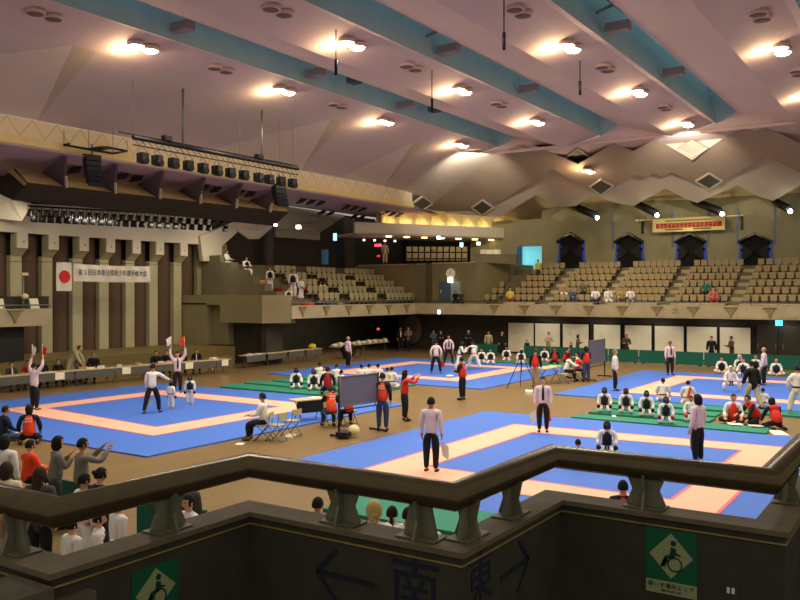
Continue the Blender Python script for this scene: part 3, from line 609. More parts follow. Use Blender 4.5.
# far wall alcoves: dark hooded recesses with blue-lit jambs, small lamp at each peak
blue_j = mat('blue_jamb', (24, 62, 140), .5, emit=.42)
for i, cx in enumerate((571.4, 629.5, 691, 755.4)):
    pk = onU(cx, 232.4, 57.1); zs = onU(cx, 241, 57.1).z; zb = 5.6; z2 = onU(cx, 257, 57.1).z; s = 14.5/62*4.25
    y = pk.y; t = empty('entrance_alcove', (57.15, y, zb)); t['_o'] = (57.15, y, zb)
    m = MB(); m.slab([(57.14, y, pk.z-.12), (57.14, y-s+.06, zs-.05), (57.14, y-s+.06, zb), (57.14, y+s-.06, zb), (57.14, y+s-.06, zs-.05)], (.04, 0, 0)); m.build('recess', mat('recess_dark', (24, 22, 20), .9, var=.1), t)
    m = MB()
    m.slab([(56.6, y, pk.z), (56.6, y-s, zs), (57.15, y-s, zs), (57.15, y, pk.z)], (0, 0, -.12)); m.slab([(56.6, y, pk.z), (56.6, y+s, zs), (57.15, y+s, zs), (57.15, y, pk.z)], (0, 0, -.12))
    m.build('hood', mat('hood_dark', (60, 54, 46), .8, var=.1), t)
    for sd in (-1, 1):
        m = MB(); m.slab([(57.1, y+sd*(s-.02), zs-.1), (57.1, y+sd*(s-.26), zs-.42), (57.1, y+sd*(s-.04), (zs+z2)/2), (57.1, y+sd*(s-.30), z2+.1), (57.1, y+sd*(s+.3), zb+.1), (57.1, y+sd*(s-.0), z2)], (.03, 0, 0)); m.build('lit_jamb', blue_j, t)
        m = MB(); m.slab([(57.0, y+sd*.75, zs-.2), (57.0, y+sd*.1, zs-.75), (57.0, y+sd*.75, zs-1.3), (57.0, y+sd*.2, zb), (57.0, y+sd*(s-.25), zb), (57.0, y+sd*(s-.15), zs-1.2)], (.08, 0, 0)); m.build('folded_leaf', mat('leaf_dark', (38, 35, 30), .8, var=.1), t)
    tag(t, 'dark peaked doorway with blue-lit jambs, %s on the far upper wall' % ['leftmost', 'second from left', 'third, under the banner', 'fourth from left'][i], 'doorway', 'doorway recesses of the far upper wall')
    L = bpy.data.lights.new('hood_lamp', 'SPOT'); L.energy = 120; L.color = (1, .9, .6); L.spot_size = 1.3; L.shadow_soft_size = .08
    lo = bpy.data.objects.new('hood_lamp', L); C.objects.link(lo); lo.location = (56.2, y, pk.z-1.0); lo.rotation_euler = (0, math.radians(-172), 0)
    mm = MB(); mm.tube([(56.3, y, pk.z-1.25), (56.3, y, pk.z-1.05)], [.12, .08], 8); mm.build('hood_light', black, t)
for i, (a, b) in enumerate([((568, 204), (598.5, 216.5)), ((631, 201), (658, 214)), ((693, 201), (723, 212.5)), ((774, 201), (791, 210))]):
    p, q = onU(*a, 55.6), onU(*b, 53.8); t = empty('trough_spotlight', q); t['_o'] = tuple(q); d = (q-p)
    m = MB(); m.tube([p, q-d*.06], .26, 4); m.build('trough', black, t)
    m = MB(); m.sph(q+Vector((-.25, 0, -.1)), .13, 10, 6); m.build('lamp_lens', mat('spot_lens', (240, 255, 240), .4, emit=40), t)
    tag(t, 'black slanting trough ending in a bright spotlight, %s' % ['leftmost under the folded ceiling', 'just left of the red banner', 'above the right end of the red banner', 'nearest the right edge'][i], 'spotlight', 'trough spotlights over the far seats')
# banner on the far wall
y0, y1 = onU(725, 225, 56.4).y, onU(652.5, 225, 56.4).y; zt, zb = onU(690, 218, 56.4).z, onU(690, 231, 56.4).z
t = empty('hanging_banner', (56.4, (y0+y1)/2, zb)); t['_o'] = (56.4, (y0+y1)/2, zb)
m = MB(); m.bx(56.38, 56.42, y0, y1, zb, zt); m.build('cloth', mat('banner_cloth', (236, 218, 140), .8, var=.05, scale=2), t)
m = MB(); h = zt-zb; m.bx(56.36, 56.38, y0+.2, y1-.25, zb+h*.28, zb+h*.66); m.build('red_band', mat('banner_red', (190, 50, 40), .8, var=.2, scale=8), t)
m = MB(); random.seed(3)
for k in range(15):
    yc = y1-.5-(y1-y0-1)*k/14
    for j in range(4):
        if random.random() < .75: m.bx(56.35, 56.36, yc-.11, yc+.11, zb+h*(.33+.08*j), zb+h*(.33+.08*j)+.03)
    m.bx(56.35, 56.36, yc-.02, yc+.02, zb+h*.31, zb+h*.62)
m.build('red_band_lettering', mat('banner_pale_mark', (228, 150, 110), .8, var=0), t)
m = MB()
for k in range(26):
    yc = y1-.9-(y1-y0-1.8)*k/25; m.bx(56.36, 56.38, yc-.04, yc+.04, zb+h*.80, zb+h*.88)
    if k < 10 or k > 15: m.bx(56.36, 56.38, yc-.05, yc+.05, zb+h*.12, zb+h*.2)
m.build('small_lettering', black, t)
m = MB(); m.tube([(56.45, y0-1.1, zt+.02), (56.45, y1+1.2, zt+.02)], .04, 6); m.build('pole', cream, t)
m = MB()
for yy in (y0-.9, y1+.9): m.bx(56.4, 57.15, yy-.03, yy+.03, zt-.03, zt+.03); m.bx(57.0, 57.15, yy-.06, yy+.06, zb, zt)
m.build('wall_bracket', black, t)
tag(t, 'long cream banner with a red lettered band on the far upper wall', 'banner')
# flag and banner over the stage
a, b = onV(56.5, 262, 35.5), onV(71.5, 291, 35.5); t = empty('national_flag', ((a.x+b.x)/2, 35.5, b.z)); t['_o'] = tuple(t.location)
m = MB(); n = 8
cl = lambda f, g: (a.x+(b.x-a.x)*f, 35.5+.03*math.sin(f*9+g*3), a.z+(b.z-a.z)*g)
m.smooth = True; m.add([cl(i/n, j/n) for j in range(n+1) for i in range(n+1)], [(j*(n+1)+i, j*(n+1)+i+1, (j+1)*(n+1)+i+1, (j+1)*(n+1)+i) for j in range(n) for i in range(n)]); m.build('cloth', mat('flag_white', (240, 232, 212), .8, var=.03), t)
m = MB(); m.tube([((a.x+b.x)/2, 35.45, (a.z+b.z)/2), ((a.x+b.x)/2, 35.44, (a.z+b.z)/2)], .30, 28); m.build('red_disc', mat('flag_red', (222, 44, 34), .7, var=.03), t)
tag(t, 'white flag with a red disc hanging left of the lettered stage banner', 'flag')
a, b = onV(74, 264, 35.5), onV(150, 282, 35.5); z1, z0 = 5.52, 4.68
t = empty('stage_banner', ((a.x+b.x)/2, 35.5, z0)); t['_o'] = tuple(t.location)
m = MB(); n = 40; m.smooth = True; m.add([(a.x+(b.x-a.x)*i/n, 35.5+.035*math.sin(i*.9+j*.8), z0+(z1-z0)*j/4-.03*math.sin(math.pi*i/n)) for j in range(5) for i in range(n+1)], [(j*(n+1)+i, j*(n+1)+i+1, (j+1)*(n+1)+i+1, (j+1)*(n+1)+i) for j in range(4) for i in range(n)]); m.build('cloth', mat('flag_white', (240, 232, 212)), t)
me = text_obj('lettering', '第 5 回日本拳法関東少年選手権大会', .34, frameM((-.05, -.09, (z1-z0)/2), (1, 0, 0)), black, t, w=4.15)
tag(t, 'long white banner with black Japanese lettering hung over the stage', 'banner')
m = MB(); m.tube([onV(-20, 261.5, 35.5), onV(56, 262, 35.5), onV(150, 264, 35.5), onV(196, 266, 35.5)], .012, 4); tag(m.build('banner_wire', black), 'thin wire strung across the stage carrying flag and banner', 'wire')
# short balcony at the far left
m = MB(); m.bx(8, 22.9, 34.0, 34.3, 2.63, 3.4); m.bx(8, 22.9, 34.3, 38.2, 2.63, 2.75); struct(m, 'wall_balcony_stage', concrete)
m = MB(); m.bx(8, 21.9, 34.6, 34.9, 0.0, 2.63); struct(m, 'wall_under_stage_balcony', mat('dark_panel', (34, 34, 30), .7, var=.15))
rail_run((14, 34.15, 3.4), (22.9, 34.15, 3.4), 'thin rail on top of the short balcony left of the stage', 8)
q = P(23, 309.5, 3.4) if False else onV(23, 309, 34.6); t = empty('balcony_lamp_stand', (q.x, 34.6, 2.75)); m = MB(); m.tube([(0, 0, 0), (0, 0, 2.2)], .05, 8); m.build('pole', steel, t)
m = MB(); m.box((.05, 0, 2.2), (.3, .2, .12)); m.build('top_fitting', cream, t); m = MB(); m.sph((.06, -.05, 1.2), (.16, .16, .13), 8, 6); m.build('clamp', cream, t)
for an in (0, 2.1, 4.2):
    m = MB(); m.tube([(0, 0, .7), (.45*math.cos(an), .45*math.sin(an), 0)], .025, 5); m.build('leg', black, t)
tag(t, 'pale pole on a stand on the short balcony left of the stage', 'stand')
for i, (px, w_, l) in enumerate([(37.5, .22, 'leaning near the end of the balcony'), (3, .2, 'at the left edge of the photo')]):
    m = MB(); q = onV(px, 312, 34.75); m.slab([(q.x-w_, 34.7, 2.75), (q.x+w_, 34.7, 2.75), (q.x+w_*.5, 34.9, 3.85), (q.x-w_*1.5, 34.9, 3.85)], (0, .04, 0)); tag(m.build('propped_board', white_p), 'small pale board on the short balcony, ' + l, 'board')
m = MB(); q = onV(18, 312, 34.8); m.bx(q.x-1.3, q.x+1.6, 34.9, 35.3, 2.75, 3.95); tag(m.build('equipment_desk', dark), 'dark equipment desk behind the rail of the short left balcony', 'desk')

# ------------------------------------------------------------------ seats
def seat_mesh(name, cm, tall):
    m = MB(); hgt = .37 if not tall else .46
    m.box((0, .02, .84-hgt/2+.0), (.35 if not tall else .43, .05, hgt)); m.box((0, -.06, .34), (.35 if not tall else .44, .12, .07)); m.cur = 1; m.box((0, .03, .15), (.06, .06, .3)); wv = .19 if not tall else .235; m.box((-wv, 0, .45), (.02, .2, .12)); m.box((wv, 0, .45), (.02, .2, .12))
    return m.mesh(name, [cm, black])
sm1 = seat_mesh('stand_seat', seat_m, False); sm2 = seat_mesh('stand_seat_pale', seat_l, True)
nseat = 0
def seat(me, loc, rz, label, group):
    global nseat
    o = bpy.data.objects.new('stand_seat', me); C.objects.link(o); o.location = loc; o.rotation_euler = (0, 0, rz); tag(o, label, 'seat', group); nseat += 1
blocks = [(9.70, 5.9, 8, 'rightmost block'), (13.50, 9.9+.55, 7, 'block right of centre'), (17.42, 14.3, 8, 'middle block'), (21.2, 18.25, 7, 'block left of centre'), (24.35, 22.2, 5, 'narrow leftmost block')]
rown = ['front row', 'second row', 'third row', 'fourth row', 'fifth row', 'top row']
for bi, (ya, yb, n, bn) in enumerate(blocks):
    for k in range(6):
        u = 50.35+.9*k; z = 3.18+.44*k
        y_s, y_e = ya, yb
        for j in range(n):
            y = y_s+(y_e-y_s)*(j+.5)/n
            seat(sm1, (u, y, z), -math.pi/2, 'beige tip-up seat, %s of the %s in the far stand' % (rown[k], bn), 'far stand seats, %s, %s' % (bn, rown[k]))
for k in range(3):
    for j in range(3-k if k else 2):
        seat(sm1, (51.2+.9*k if 0 else 50.35+.9*k, 26.0-.5*j-.1*k, 3.18+.44*k), -math.pi/2, 'beige tip-up seat beside the corner wall, %s' % rown[k], 'far stand seats beside the corner wall, %s' % rown[k])
for k in range(5):
    v = 32.35+.9*k; z = 3.28+.44*k; u = 40.3
    uend = 51.1; j = 0
    while u < uend:
        if all(abs(u-a_) > .45 for a_ in (42.6, 46.85)) : seat(sm2, (u, v, z), math.pi, 'pale tip-up seat, %s of the left stand' % rown[k], 'left stand seats, %s' % rown[k])
        u += .53
for k in range(2):
    for j in range(10):
        q = at(409+6.2*j, 270-8*k, 60+.8*k); seat(sm1, (q.x, q.y, 6.15+.5*k), -math.pi/2+.4, 'beige seat in the small gallery above the corner wall', 'gallery seats above the corner wall')
m = MB(); m.bx(59.5, 61.5, 28, 42, 5.9, 6.6); m.bx(57.3, 60.5, 28, 38, 5.9, 6.15); struct(m, 'floor_gallery', conc_dk)
# aisle steps
m = MB()
for yc in (5.3+4.8, 13.9, 17.85, 21.75):
    for k in range(6): m.bx(49.9+.9*k+.45, 49.9+.9*k+.9, yc-.38, yc+.38, 3.18+.44*k, 3.18+.44*k+.22)
struct(m, 'floor_aisle_steps', concrete)
# bench ledges in front of the first rows
for i, (ya, yb, n, bn) in enumerate(blocks):
    m = MB(); m.bx(49.5, 49.75, yb, ya, 3.18, 3.5); tag(m.build('front_ledge', mat('ledge_pale', (200, 186, 146), .7, var=.05)), 'long pale ledge in front of the %s of the far stand' % bn, 'ledge', 'pale ledges before the front row')

# ------------------------------------------------------------------ competition mats
def court(name, outer, ring_o, ring_i, label):
    t = empty(name, (outer[0][0], outer[0][1], 0)); t['_o'] = tuple(t.location)
    m = MB(); m.prism(outer, .002, .04); m.build('blue_field', blue, t)
    m = MB()
    for i in range(4):
        j = (i+1) % 4; m.prism([ring_o[i], ring_o[j], ring_i[j], ring_i[i]], .03, .046)
    m.build('pink_border', pink, t)
    m = MB()
    for R in (ring_o, ring_i):
        for i in range(4):
            a = Vector(R[i]); b = Vector(R[(i+1) % 4]); d = (b-a).normalized(); nn = Vector((-d.y, d.x))*.035
            m.prism([a+nn, b+nn, b-nn, a-nn], .03, .049)
    m.build('red_edge_line', pinkline, t); return tag(t, label, 'competition mat', 'blue and pink competition mats')
court('competition_mat', [(13.7, 1.5), (25.7, 1.5), (25.5, 13.2), (13.7, 13.25)], [(15.3, 3.5), (23.8, 3.5), (23.4, 11.15), (15.3, 11.2)], [(16.55, 4.5), (22.7, 4.4), (22.3, 10.05), (16.6, 10.1)], 'large blue mat with pink square nearest the viewer, behind the handrail')
court('competition_mat', [(13.8, 16.6), (25.6, 16.5), (25.3, 29.5), (13.8, 30.0)], [(15.85, 18.8), (23.6, 18.7), (23.5, 27.3), (16.5, 27.5)], [(16.95, 19.95), (22.4, 19.9), (22.4, 26.3), (17.6, 26.4)], 'blue mat with pink square in front of the stage tables')
court('competition_mat', [(31.3, 16.4), (43.4, 16.4), (43.5, 28.8), (31.4, 28.7)], [(33.3, 18.6), (41.5, 18.6), (41.6, 26.5), (33.4, 26.5)], [(34.4, 19.7), (40.5, 19.7), (40.5, 25.4), (34.4, 25.4)], 'farthest blue mat with pink square, left of centre near the corner')
court('competition_mat', [(31.3, 1.4), (43.6, 1.4), (43.5, 13.25), (31.3, 13.15)], [(33.3, 3.2), (41.7, 3.2), (41.6, 11.0), (33.3, 11.1)], [(34.4, 4.3), (40.6, 4.3), (40.6, 9.9), (34.4, 10)], 'blue mat with pink square on the far right before the green barrier')
gm = [([(25.75, 20.1), (26.9, 20.0), (27.0, 26.5), (25.7, 26.2)], 'touching the stage-side blue mat'), ([(27.3, 20.2), (28.3, 20.2), (28.4, 26.4), (27.4, 26.4)], 'second from the stage-side blue mat'), ([(28.7, 19.4), (29.7, 19.4), (29.8, 26.0), (28.8, 26.0)], 'third from the stage-side blue mat'), ([(30.1, 19.6), (31.1, 19.6), (31.2, 26.0), (30.2, 25.6)], 'just before the farthest blue mat'),
      ([(25.75, 4.3), (26.9, 4.4), (26.4, 10.1), (25.65, 10.2)], 'touching the nearest blue mat, right side'), ([(27.1, 6.2), (28.0, 6.2), (28.0, 10.1), (27.0, 10.1)], 'second strip from the nearest blue mat, right side'), ([(28.4, 6.3), (29.3, 6.3), (29.3, 10.1), (28.4, 10.1)], 'third strip from the nearest blue mat, right side'), ([(29.9, 3.6), (30.9, 3.6), (30.9, 10.4), (29.9, 10.4)], 'touching the far right blue mat'),
      ([(43.7, 16.9), (44.7, 16.9), (44.7, 26.2), (43.7, 26.2)], 'behind the farthest blue mat, under the seated row'), ([(45.0, 2.0), (46.0, 2.0), (46.0, 8.6), (45.0, 8.6)], 'behind the far right mat, under the seated row'),
      ([(12.2, 2.5), (13.65, 2.5), (13.65, 9.75), (12.2, 9.75)], 'nearest the viewer, seen under the handrail'), ([(12.2, 22.9), (13.6, 22.9), (13.6, 29.5), (12.2, 29.5)], 'at the left edge beside the stage-side mat')]
for i, (q, l) in enumerate(gm):
    m = MB(); m.prism(q, .0, .07); tag(m.build('gym_mat', green), 'long green exercise mat ' + l, 'mat', 'green exercise mats')
# green barrier boards before the far wall
def board(a, b, label, h=.78, th=.05):
    a = Vector((*a, 0)); b = Vector((*b, 0)); d = (b-a).normalized(); n = Vector((-d.y, d.x, 0)); t = empty('barrier_board', (a+b)/2); t['_o'] = tuple(t.location)
    m = MB(); m.slab([a+Vector((0, 0, .05)), b+Vector((0, 0, .05)), b+Vector((0, 0, h)), a+Vector((0, 0, h))], n*th); m.build('board_panel', green_dk, t)
    for f in (.12, .88):
        m = MB(); c = a.lerp(b, f); m.slab([c-n*.25, c+n*.3, c+n*.3+Vector((0, 0, .05)), c-n*.25+Vector((0, 0, .05))], d*.05); m.build('foot', black, t)
    return tag(t, label, 'barrier', 'green barrier boards')
y = 25.9; i = 0
while y > 1.5:
    if not 23.75 < y-.9 < 24.3 and i != 1: board((48.1, y), (48.1, y-1.78), 'dark green barrier board before the far wall, number %d from the corner' % (i+1))
    y -= 1.83; i += 1
board((9.35, 16.9), (9.35, 15.0), 'dark green barrier board among the spectators at the lower left', .72)
board((9.2, 13.7), (9.2, 12.0), 'dark green barrier board behind the clapping woman in the grey hooded top', .72)
board((9.1, 11.2), (9.1, 9.6), 'dark green barrier board seen under the handrail beside the boy with a red glove', .72)
board((9.2, 9.3), (9.2, 7.9), 'dark green barrier board seen right of the boy behind the rail bracket', .72)

# ------------------------------------------------------------------ folding tables and what is on them
tab_top = mat('table_top', (206, 186, 140), .5, var=.05); tab_pan = mat('modesty_panel', (92, 92, 88), .6, var=.05)
def folding_table(a, b, label, depth=.6, panel=True, sign=0, group='folding tables along the stage'):
    a = Vector((*a, 0)); b = Vector((*b, 0)); d = (b-a).normalized(); n = Vector((-d.y, d.x, 0)); L_ = (b-a).length
    if n.dot(a) < 0: n = -n
    t = empty('folding_table', (a+b)/2+n*depth/2); t['_o'] = tuple(t.location)
    m = MB(); m.slab([a+Vector((0, 0, .68)), b+Vector((0, 0, .68)), b+n*depth+Vector((0, 0, .68)), a+n*depth+Vector((0, 0, .68))], (0, 0, .03)); m.build('tabletop', tab_top, t)
    if panel:
        m = MB(); m.slab([a+d*.03+n*.02+Vector((0, 0, .34)), b-d*.03+n*.02+Vector((0, 0, .34)), b-d*.03+n*.02+Vector((0, 0, .68)), a+d*.03+n*.02+Vector((0, 0, .68))], n*.015); m.build('front_panel', tab_pan, t)
    for e in (a+d*.2, b-d*.2):
        for s_ in (0, 1):
            m = MB(); m.tube([e+n*(.12+.36*s_)+Vector((0, 0, .67)), e+n*(.52-.46*s_)+Vector((0, 0, .02))], .018, 6); m.build('leg', steel, t)
    if sign:
        m = MB(); c = a.lerp(b, sign); w_ = .22; m.slab([c-d*w_-n*.012+Vector((0, 0, .38)), c+d*w_-n*.012+Vector((0, 0, .38)), c+d*w_-n*.012+Vector((0, 0, .69)), c-d*w_-n*.012+Vector((0, 0, .69))], n*.01); m.build('paper_sign', white_p, t)
    return tag(t, label, 'table', group)
pa = mat('paper', (232, 226, 206), .8, var=.05); tn = 0
tl = [(18.6, 31.9), (20.6, 31.85), (22.5, 31.75), (24.4, 31.5), (26.3, 31.3), (28.2, 31.05), (30.0, 30.8), (31.1, 31.3), (33.0, 31.5), (34.9, 31.7), (36.8, 31.8), (38.5, 31.9), (40.3, 32.0)]
names = ['leftmost by the picture edge', 'holding a small white notice', 'behind the raised-arm referee on the left', 'below the grey-haired man', 'with stacked papers, left of the suited officials', 'before the suited officials', 'right end of the long row', '', 'first after the gap', 'second after the gap', 'third after the gap', 'last one, with a yellow bag']
for i in range(12):
    if i == 7: continue
    a, b = tl[i], tl[i+1]
    if i == 6: b = (31.0, 30.75)
    if i >= 7: a = (a[0]-.1, a[1]); b = (b[0]-.25, b[1])
    folding_table(a, b, 'grey fronted folding table, ' + names[i], sign=[0, .62, 0, .3, 0, .1, .55, 0, 0, 0, 0, 0][i])
random.seed(11)
for i in range(34):
    k = random.choice([0, 1, 1, 2, 3, 3, 4, 4, 5, 6, 8, 8, 9, 10, 11]); f = random.random(); a, b = Vector(tl[k]), Vector(tl[k+1]); c = a.lerp(b, .15+.7*f)+Vector((0, .15+.35*random.random())); hh = random.choice([.01, .03, .06, .1])
    if k == 6: c.x = min(c.x, 30.7)
    m = MB(); m.box((c.x, c.y, .711+hh/2), (random.uniform(.2, .4), random.uniform(.15, .3), hh), random.random()*3)
    col = random.choice([pa, pa, white_p, mat('folder_tan', (190, 160, 110), .8), mat('folder_orange', (200, 110, 60), .8)])
    tag(m.build('paper_stack', col), ('flat sheaf of papers' if hh < .05 else 'small box of papers')+' on the folding tables, '+names[k], 'papers', 'papers on the stage tables')
m = MB(); m.sph((39.3, 32.2, .86), (.28, .22, .17), 10, 6, lambda d: 1+.15*math.sin(d.x*7)*math.cos(d.z*5)); tag(m.build('plastic_bag', mat('yellow_bag', (226, 200, 40), .6)), 'yellow bag on the folding table left of the man with a pink flag', 'bag')
# long low benches with pale heaps at the back left
for i, (a, b, l) in enumerate([((41.3, 31.9), (44.6, 32.2), 'nearer'), ((44.8, 32.2), (48.0, 32.4), 'farther')]):
    folding_table(a, b, 'low bench table heaped with pale folded gear below the left balcony, %s one' % l, panel=False, group='gear tables below the left balcony')
    for k in range(9):
        c = Vector(a).lerp(Vector(b), .06+.11*k); m = MB(); m.sph((c.x, c.y+.3, .80), (.22, .24, .10+.03*(k % 3)), 8, 5, lambda d: 1+.12*math.sin(6*d.x+k)); tag(m.build('folded_gear', seat_l if k % 2 else pa), 'pale folded gear heaped on the %s bench table below the left balcony' % l, 'folded gear', 'folded gear on the %s bench table' % l)
m = MB(); m.sph((41.6, 31.2, .5), (.55, .4, .5), 12, 8, lambda d: 1+.06*math.sin(5*d.z)); tag(m.build('dark_bundle', black), 'large black bundle on the floor left of the man with a pink flag', 'bundle')
# folding chairs
def folding_chair_parts():
    t = empty('folding_chair'); M_ = steel
    m = MB(); m.box((0, 0, .44), (.38, .38, .035)); m.build('seat', seat_l, t)
    m = MB(); m.box((0, -.2, .70), (.38, .03, .17), rot=Matrix.Rotation(-.15, 3, 'X')); m.build('backrest', seat_l, t)
    for s_ in (-1, 1):
        m = MB(); m.tube([(s_*.2, -.22, .78), (s_*.2, -.17, .46), (s_*.2, .24, .02)], .013, 6); m.build('leg', M_, t)
        m = MB(); m.tube([(s_*.18, .16, .44), (s_*.18, -.24, .02)], .013, 6); m.build('leg', M_, t)
    m = MB(); m.tube([(-.2, .24, .02), (.2, .24, .02)], .012, 6); m.tube([(-.18, -.24, .02), (.18, -.24, .02)], .012, 6); m.build('floor_bar', M_, t)
    kids[t.name] = list(t.children); return t
chair0 = folding_chair_parts(); chair_used = False
def head2(pos, facing):
    r = Vector((pos[0], pos[1])).normalized(); tp = Vector((r.y, -r.x)); f = math.radians(facing); h = -r*math.cos(f)+tp*math.sin(f); return math.atan2(h.y, h.x)-math.pi/2
def chair(px, py, facing, label, group='folding chairs'):
    global chair_used
    r = copy_tree(chair0) if chair_used else chair0; chair_used = True
    q = P(px, py); r.location = q; r.rotation_euler = (0, 0, head2(q, facing)); return tag(r, label, 'chair', group)
chair(264, 440.5, -105, 'folding chair under the seated man in a white shirt')
chair(276.5, 441, -125, 'empty folding chair beside the seated man in a white shirt')
chair(291.5, 436, -130, 'empty folding chair nearest the officials table, left of the whiteboard')
chair(332, 427, 160, 'folding chair under the official writing in a red vest')
chair(349, 425, 160, 'folding chair half hidden behind the whiteboard')
chair(563, 383.5, 110, 'folding chair under the man in white at the far officials table')
chair(576, 381.5, 120, 'folding chair under the seated person in red at the far officials table')
for k, (u, v) in enumerate([(19.4, 32.4), (21.2, 32.5), (23.4, 32.3)]): 
    r = copy_tree(chair0); r.location = (u, v-.0, 0); r.rotation_euler = (0, 0, math.pi); tag(r, 'folding chair behind the stage tables, number %d from the left edge' % (k+1), 'chair', 'folding chairs')
tA, tB = P(297, 423.5), P(329, 420); folding_table((tA.x, tA.y), (tB.x, tB.y), 'small white-topped officials table with dark skirt left of the whiteboard', group='officials tables')
Zz = Vector((0, 0, 1)); m = MB(); m.slab([tA+Zz*.3, tB+Zz*.3, tB+Zz*.67, tA+Zz*.67], (-.012, -.005, 0)); tag(m.build('table_skirt', black), 'black cloth hung along the small officials table left of the whiteboard', 'cloth')
tC = (tA+tB)/2; tC = tC+Vector((tC.x, tC.y, 0)).normalized()*.3; m = MB(); m.box((tC.x, tC.y, .725), (.5, .3, .03), .2); tag(m.build('paper_sheet', pa), 'white papers on the small officials table left of the whiteboard', 'papers')
folding_table((34.6, 14.9), (36.6, 14.9), 'low pale officials table beside the standing woman in a red vest', panel=False, group='officials tables')
# whiteboards on stands
def whiteboard(a, b, zt, zb, ztb, label, fc):
    a = Vector((*a, 0)); b = Vector((*b, 0)); d = (b-a).normalized(); n = Vector((-d.y, d.x, 0)); t = empty('whiteboard', (a+b)/2); t['_o'] = tuple(t.location); Z = Vector((0, 0, 1))
    m = MB(); m.slab([a+d*.05+Z*zb, b-d*.05+Z*zb, b-d*.05+Z*zt, a+d*.05+Z*zt], n*.03); m.build('board_panel', fc, t)
    m = MB()
    m.tube([a+d*.03+Z*zt, b-d*.03+Z*zt, b-d*.03+Z*zb, a+d*.03+Z*zb, a+d*.03+Z*zt], .022, 6)
    m.build('board_frame', steel, t)
    for p in (a, b):
        m = MB(); m.tube([p, p+Z*(zt+.03)], .03, 8); m.build('post', black, t)
        m = MB(); m.box(p+Z*.05, (.06, .7, .05), math.atan2(d.y, d.x)); m.build('foot', black, t)
        for s_ in (-1, 1):
            m = MB(); m.sph(p+n*.32*s_+Z*.028, .028, 8, 6); m.build('caster', black, t)
    m = MB(); m.tube([a+Z*ztb, b+Z*ztb], .018, 6); m.build('crossbar', black, t)
    return tag(t, label, 'whiteboard', 'wheeled whiteboards')
bf = mat('board_back', (104, 100, 112), .6, var=.04)
whiteboard((18.67, 14.33), (20.25, 14.08), 1.72, .88, .78, 'grey backed whiteboard on wheels in the middle of the hall', bf)
whiteboard((37.2, 13.9), (39.5, 13.95), 1.85, .78, .62, 'farther grey board on a wheeled stand before the white panels', bf)
m = MB(); m.box((18.75, 14.2, .12), (.5, .35, .14), .3); tag(m.build('black_case', black), 'black case on the floor under the near whiteboard', 'case')
m = MB(); m.sph((19.0, 14.05, .2), (.17, .17, .16), 12, 8); tag(m.build('straw_hat', cream), 'round cream bundle on the floor under the near whiteboard', 'bundle')
# tripod with camera
q = P(521.5, 388); t = empty('camera_tripod', q)
for an in (0, 2.09, 4.19):
    m = MB(); m.tube([(0, 0, 1.45), (.75*math.cos(an+.5), .75*math.sin(an+.5), .0)], .018, 5); m.build('leg', black, t)
m = MB(); m.tube([(0, 0, .7), (0, 0, 1.5)], .02, 6); m.build('centre_column', black, t); m = MB(); m.box((0, 0, 1.58), (.3, .14, .14), .4); m.tube([(0, 0, 1.58), (-.25, -.1, 1.58)], .05, 8); m.build('video_camera', black, t)
tag(t, 'video camera on a tall black tripod beside the man in a red vest', 'tripod')
for px, py, s_, l in [(529, 393, (.6, .3, .1), 'white bag on the floor at the foot of the tripod'), (290, 437, (.5, .25, .05), 'flat white papers on the floor beneath the empty folding chairs'), (240, 444, (.3, .2, .01), 'small white sheet on the floor left of the seated man'), (556, 421, (.4, .12, .02), 'white strip lying on the green mat'), (735, 426, (.9, .4, .02), 'open white book before the cross-legged official'), (757, 428.5, (.6, .4, .02), 'white sheet under the hand of the leaning official in a red vest'), (778, 433.5, (.9, .4, .03), 'white papers and red cloth beside the kneeling official'), (23, 433.5, (.6, .3, .06), 'crumpled white sheet left of the kneeling person in orange')]:
    q = P(px, py); m = MB(); z = .0
    if 'mat' in l and py == 421: q = P(614, 416.5, .07); z = .07
    m.box((q.x, q.y, z+s_[2]/2+(.05 if 'book' in l or 'hand' in l else 0)), s_, .4); tag(m.build('paper_sheet', pa), l, 'papers')
# dressed display in the dark corner: pale oval board and patterned screen
q = P(410, 350); m = MB(); m.sph((q.x+.8, q.y+.3, 1.45), (.12, .8, 1.05), 20, 12); tag(m.build('oval_board', mat('oval_tan', (96, 84, 60), .8, var=.1)), 'tall tan oval board behind the two people in the dark corner', 'board')
a, b = P(419, 345.5), P(427.5, 345.5); m = MB(); m.slab([a, b, b+Vector((0, 0, 2.2)), a+Vector((0, 0, 2.2))], (.1, .1, 0)); tag(m.build('folding_screen', mat('screen_pattern', (128, 122, 92), .8, var=.5, scale=4)), 'pale patterned upright screen in the dark corner', 'screen')
m = MB(); m.bx(51.2, 51.35, 21.3, 23.2, .0, .0+.3) if False else None
# north sign on the balcony front
m = MB(); q = onU(675.5, 312, UF); o = text_mesh('北', .42, .004); o.transform(frameM((0, 0, 0), (0, -1, 0))); o.materials.clear(); o.materials.append(conc_dk)
ob = bpy.data.objects.new('wall_lettering', o); C.objects.link(ob); ob.location = (UF-.012, q.y, 3.02); tag(ob, 'faint dark character for north on the far balcony front', 'lettering')

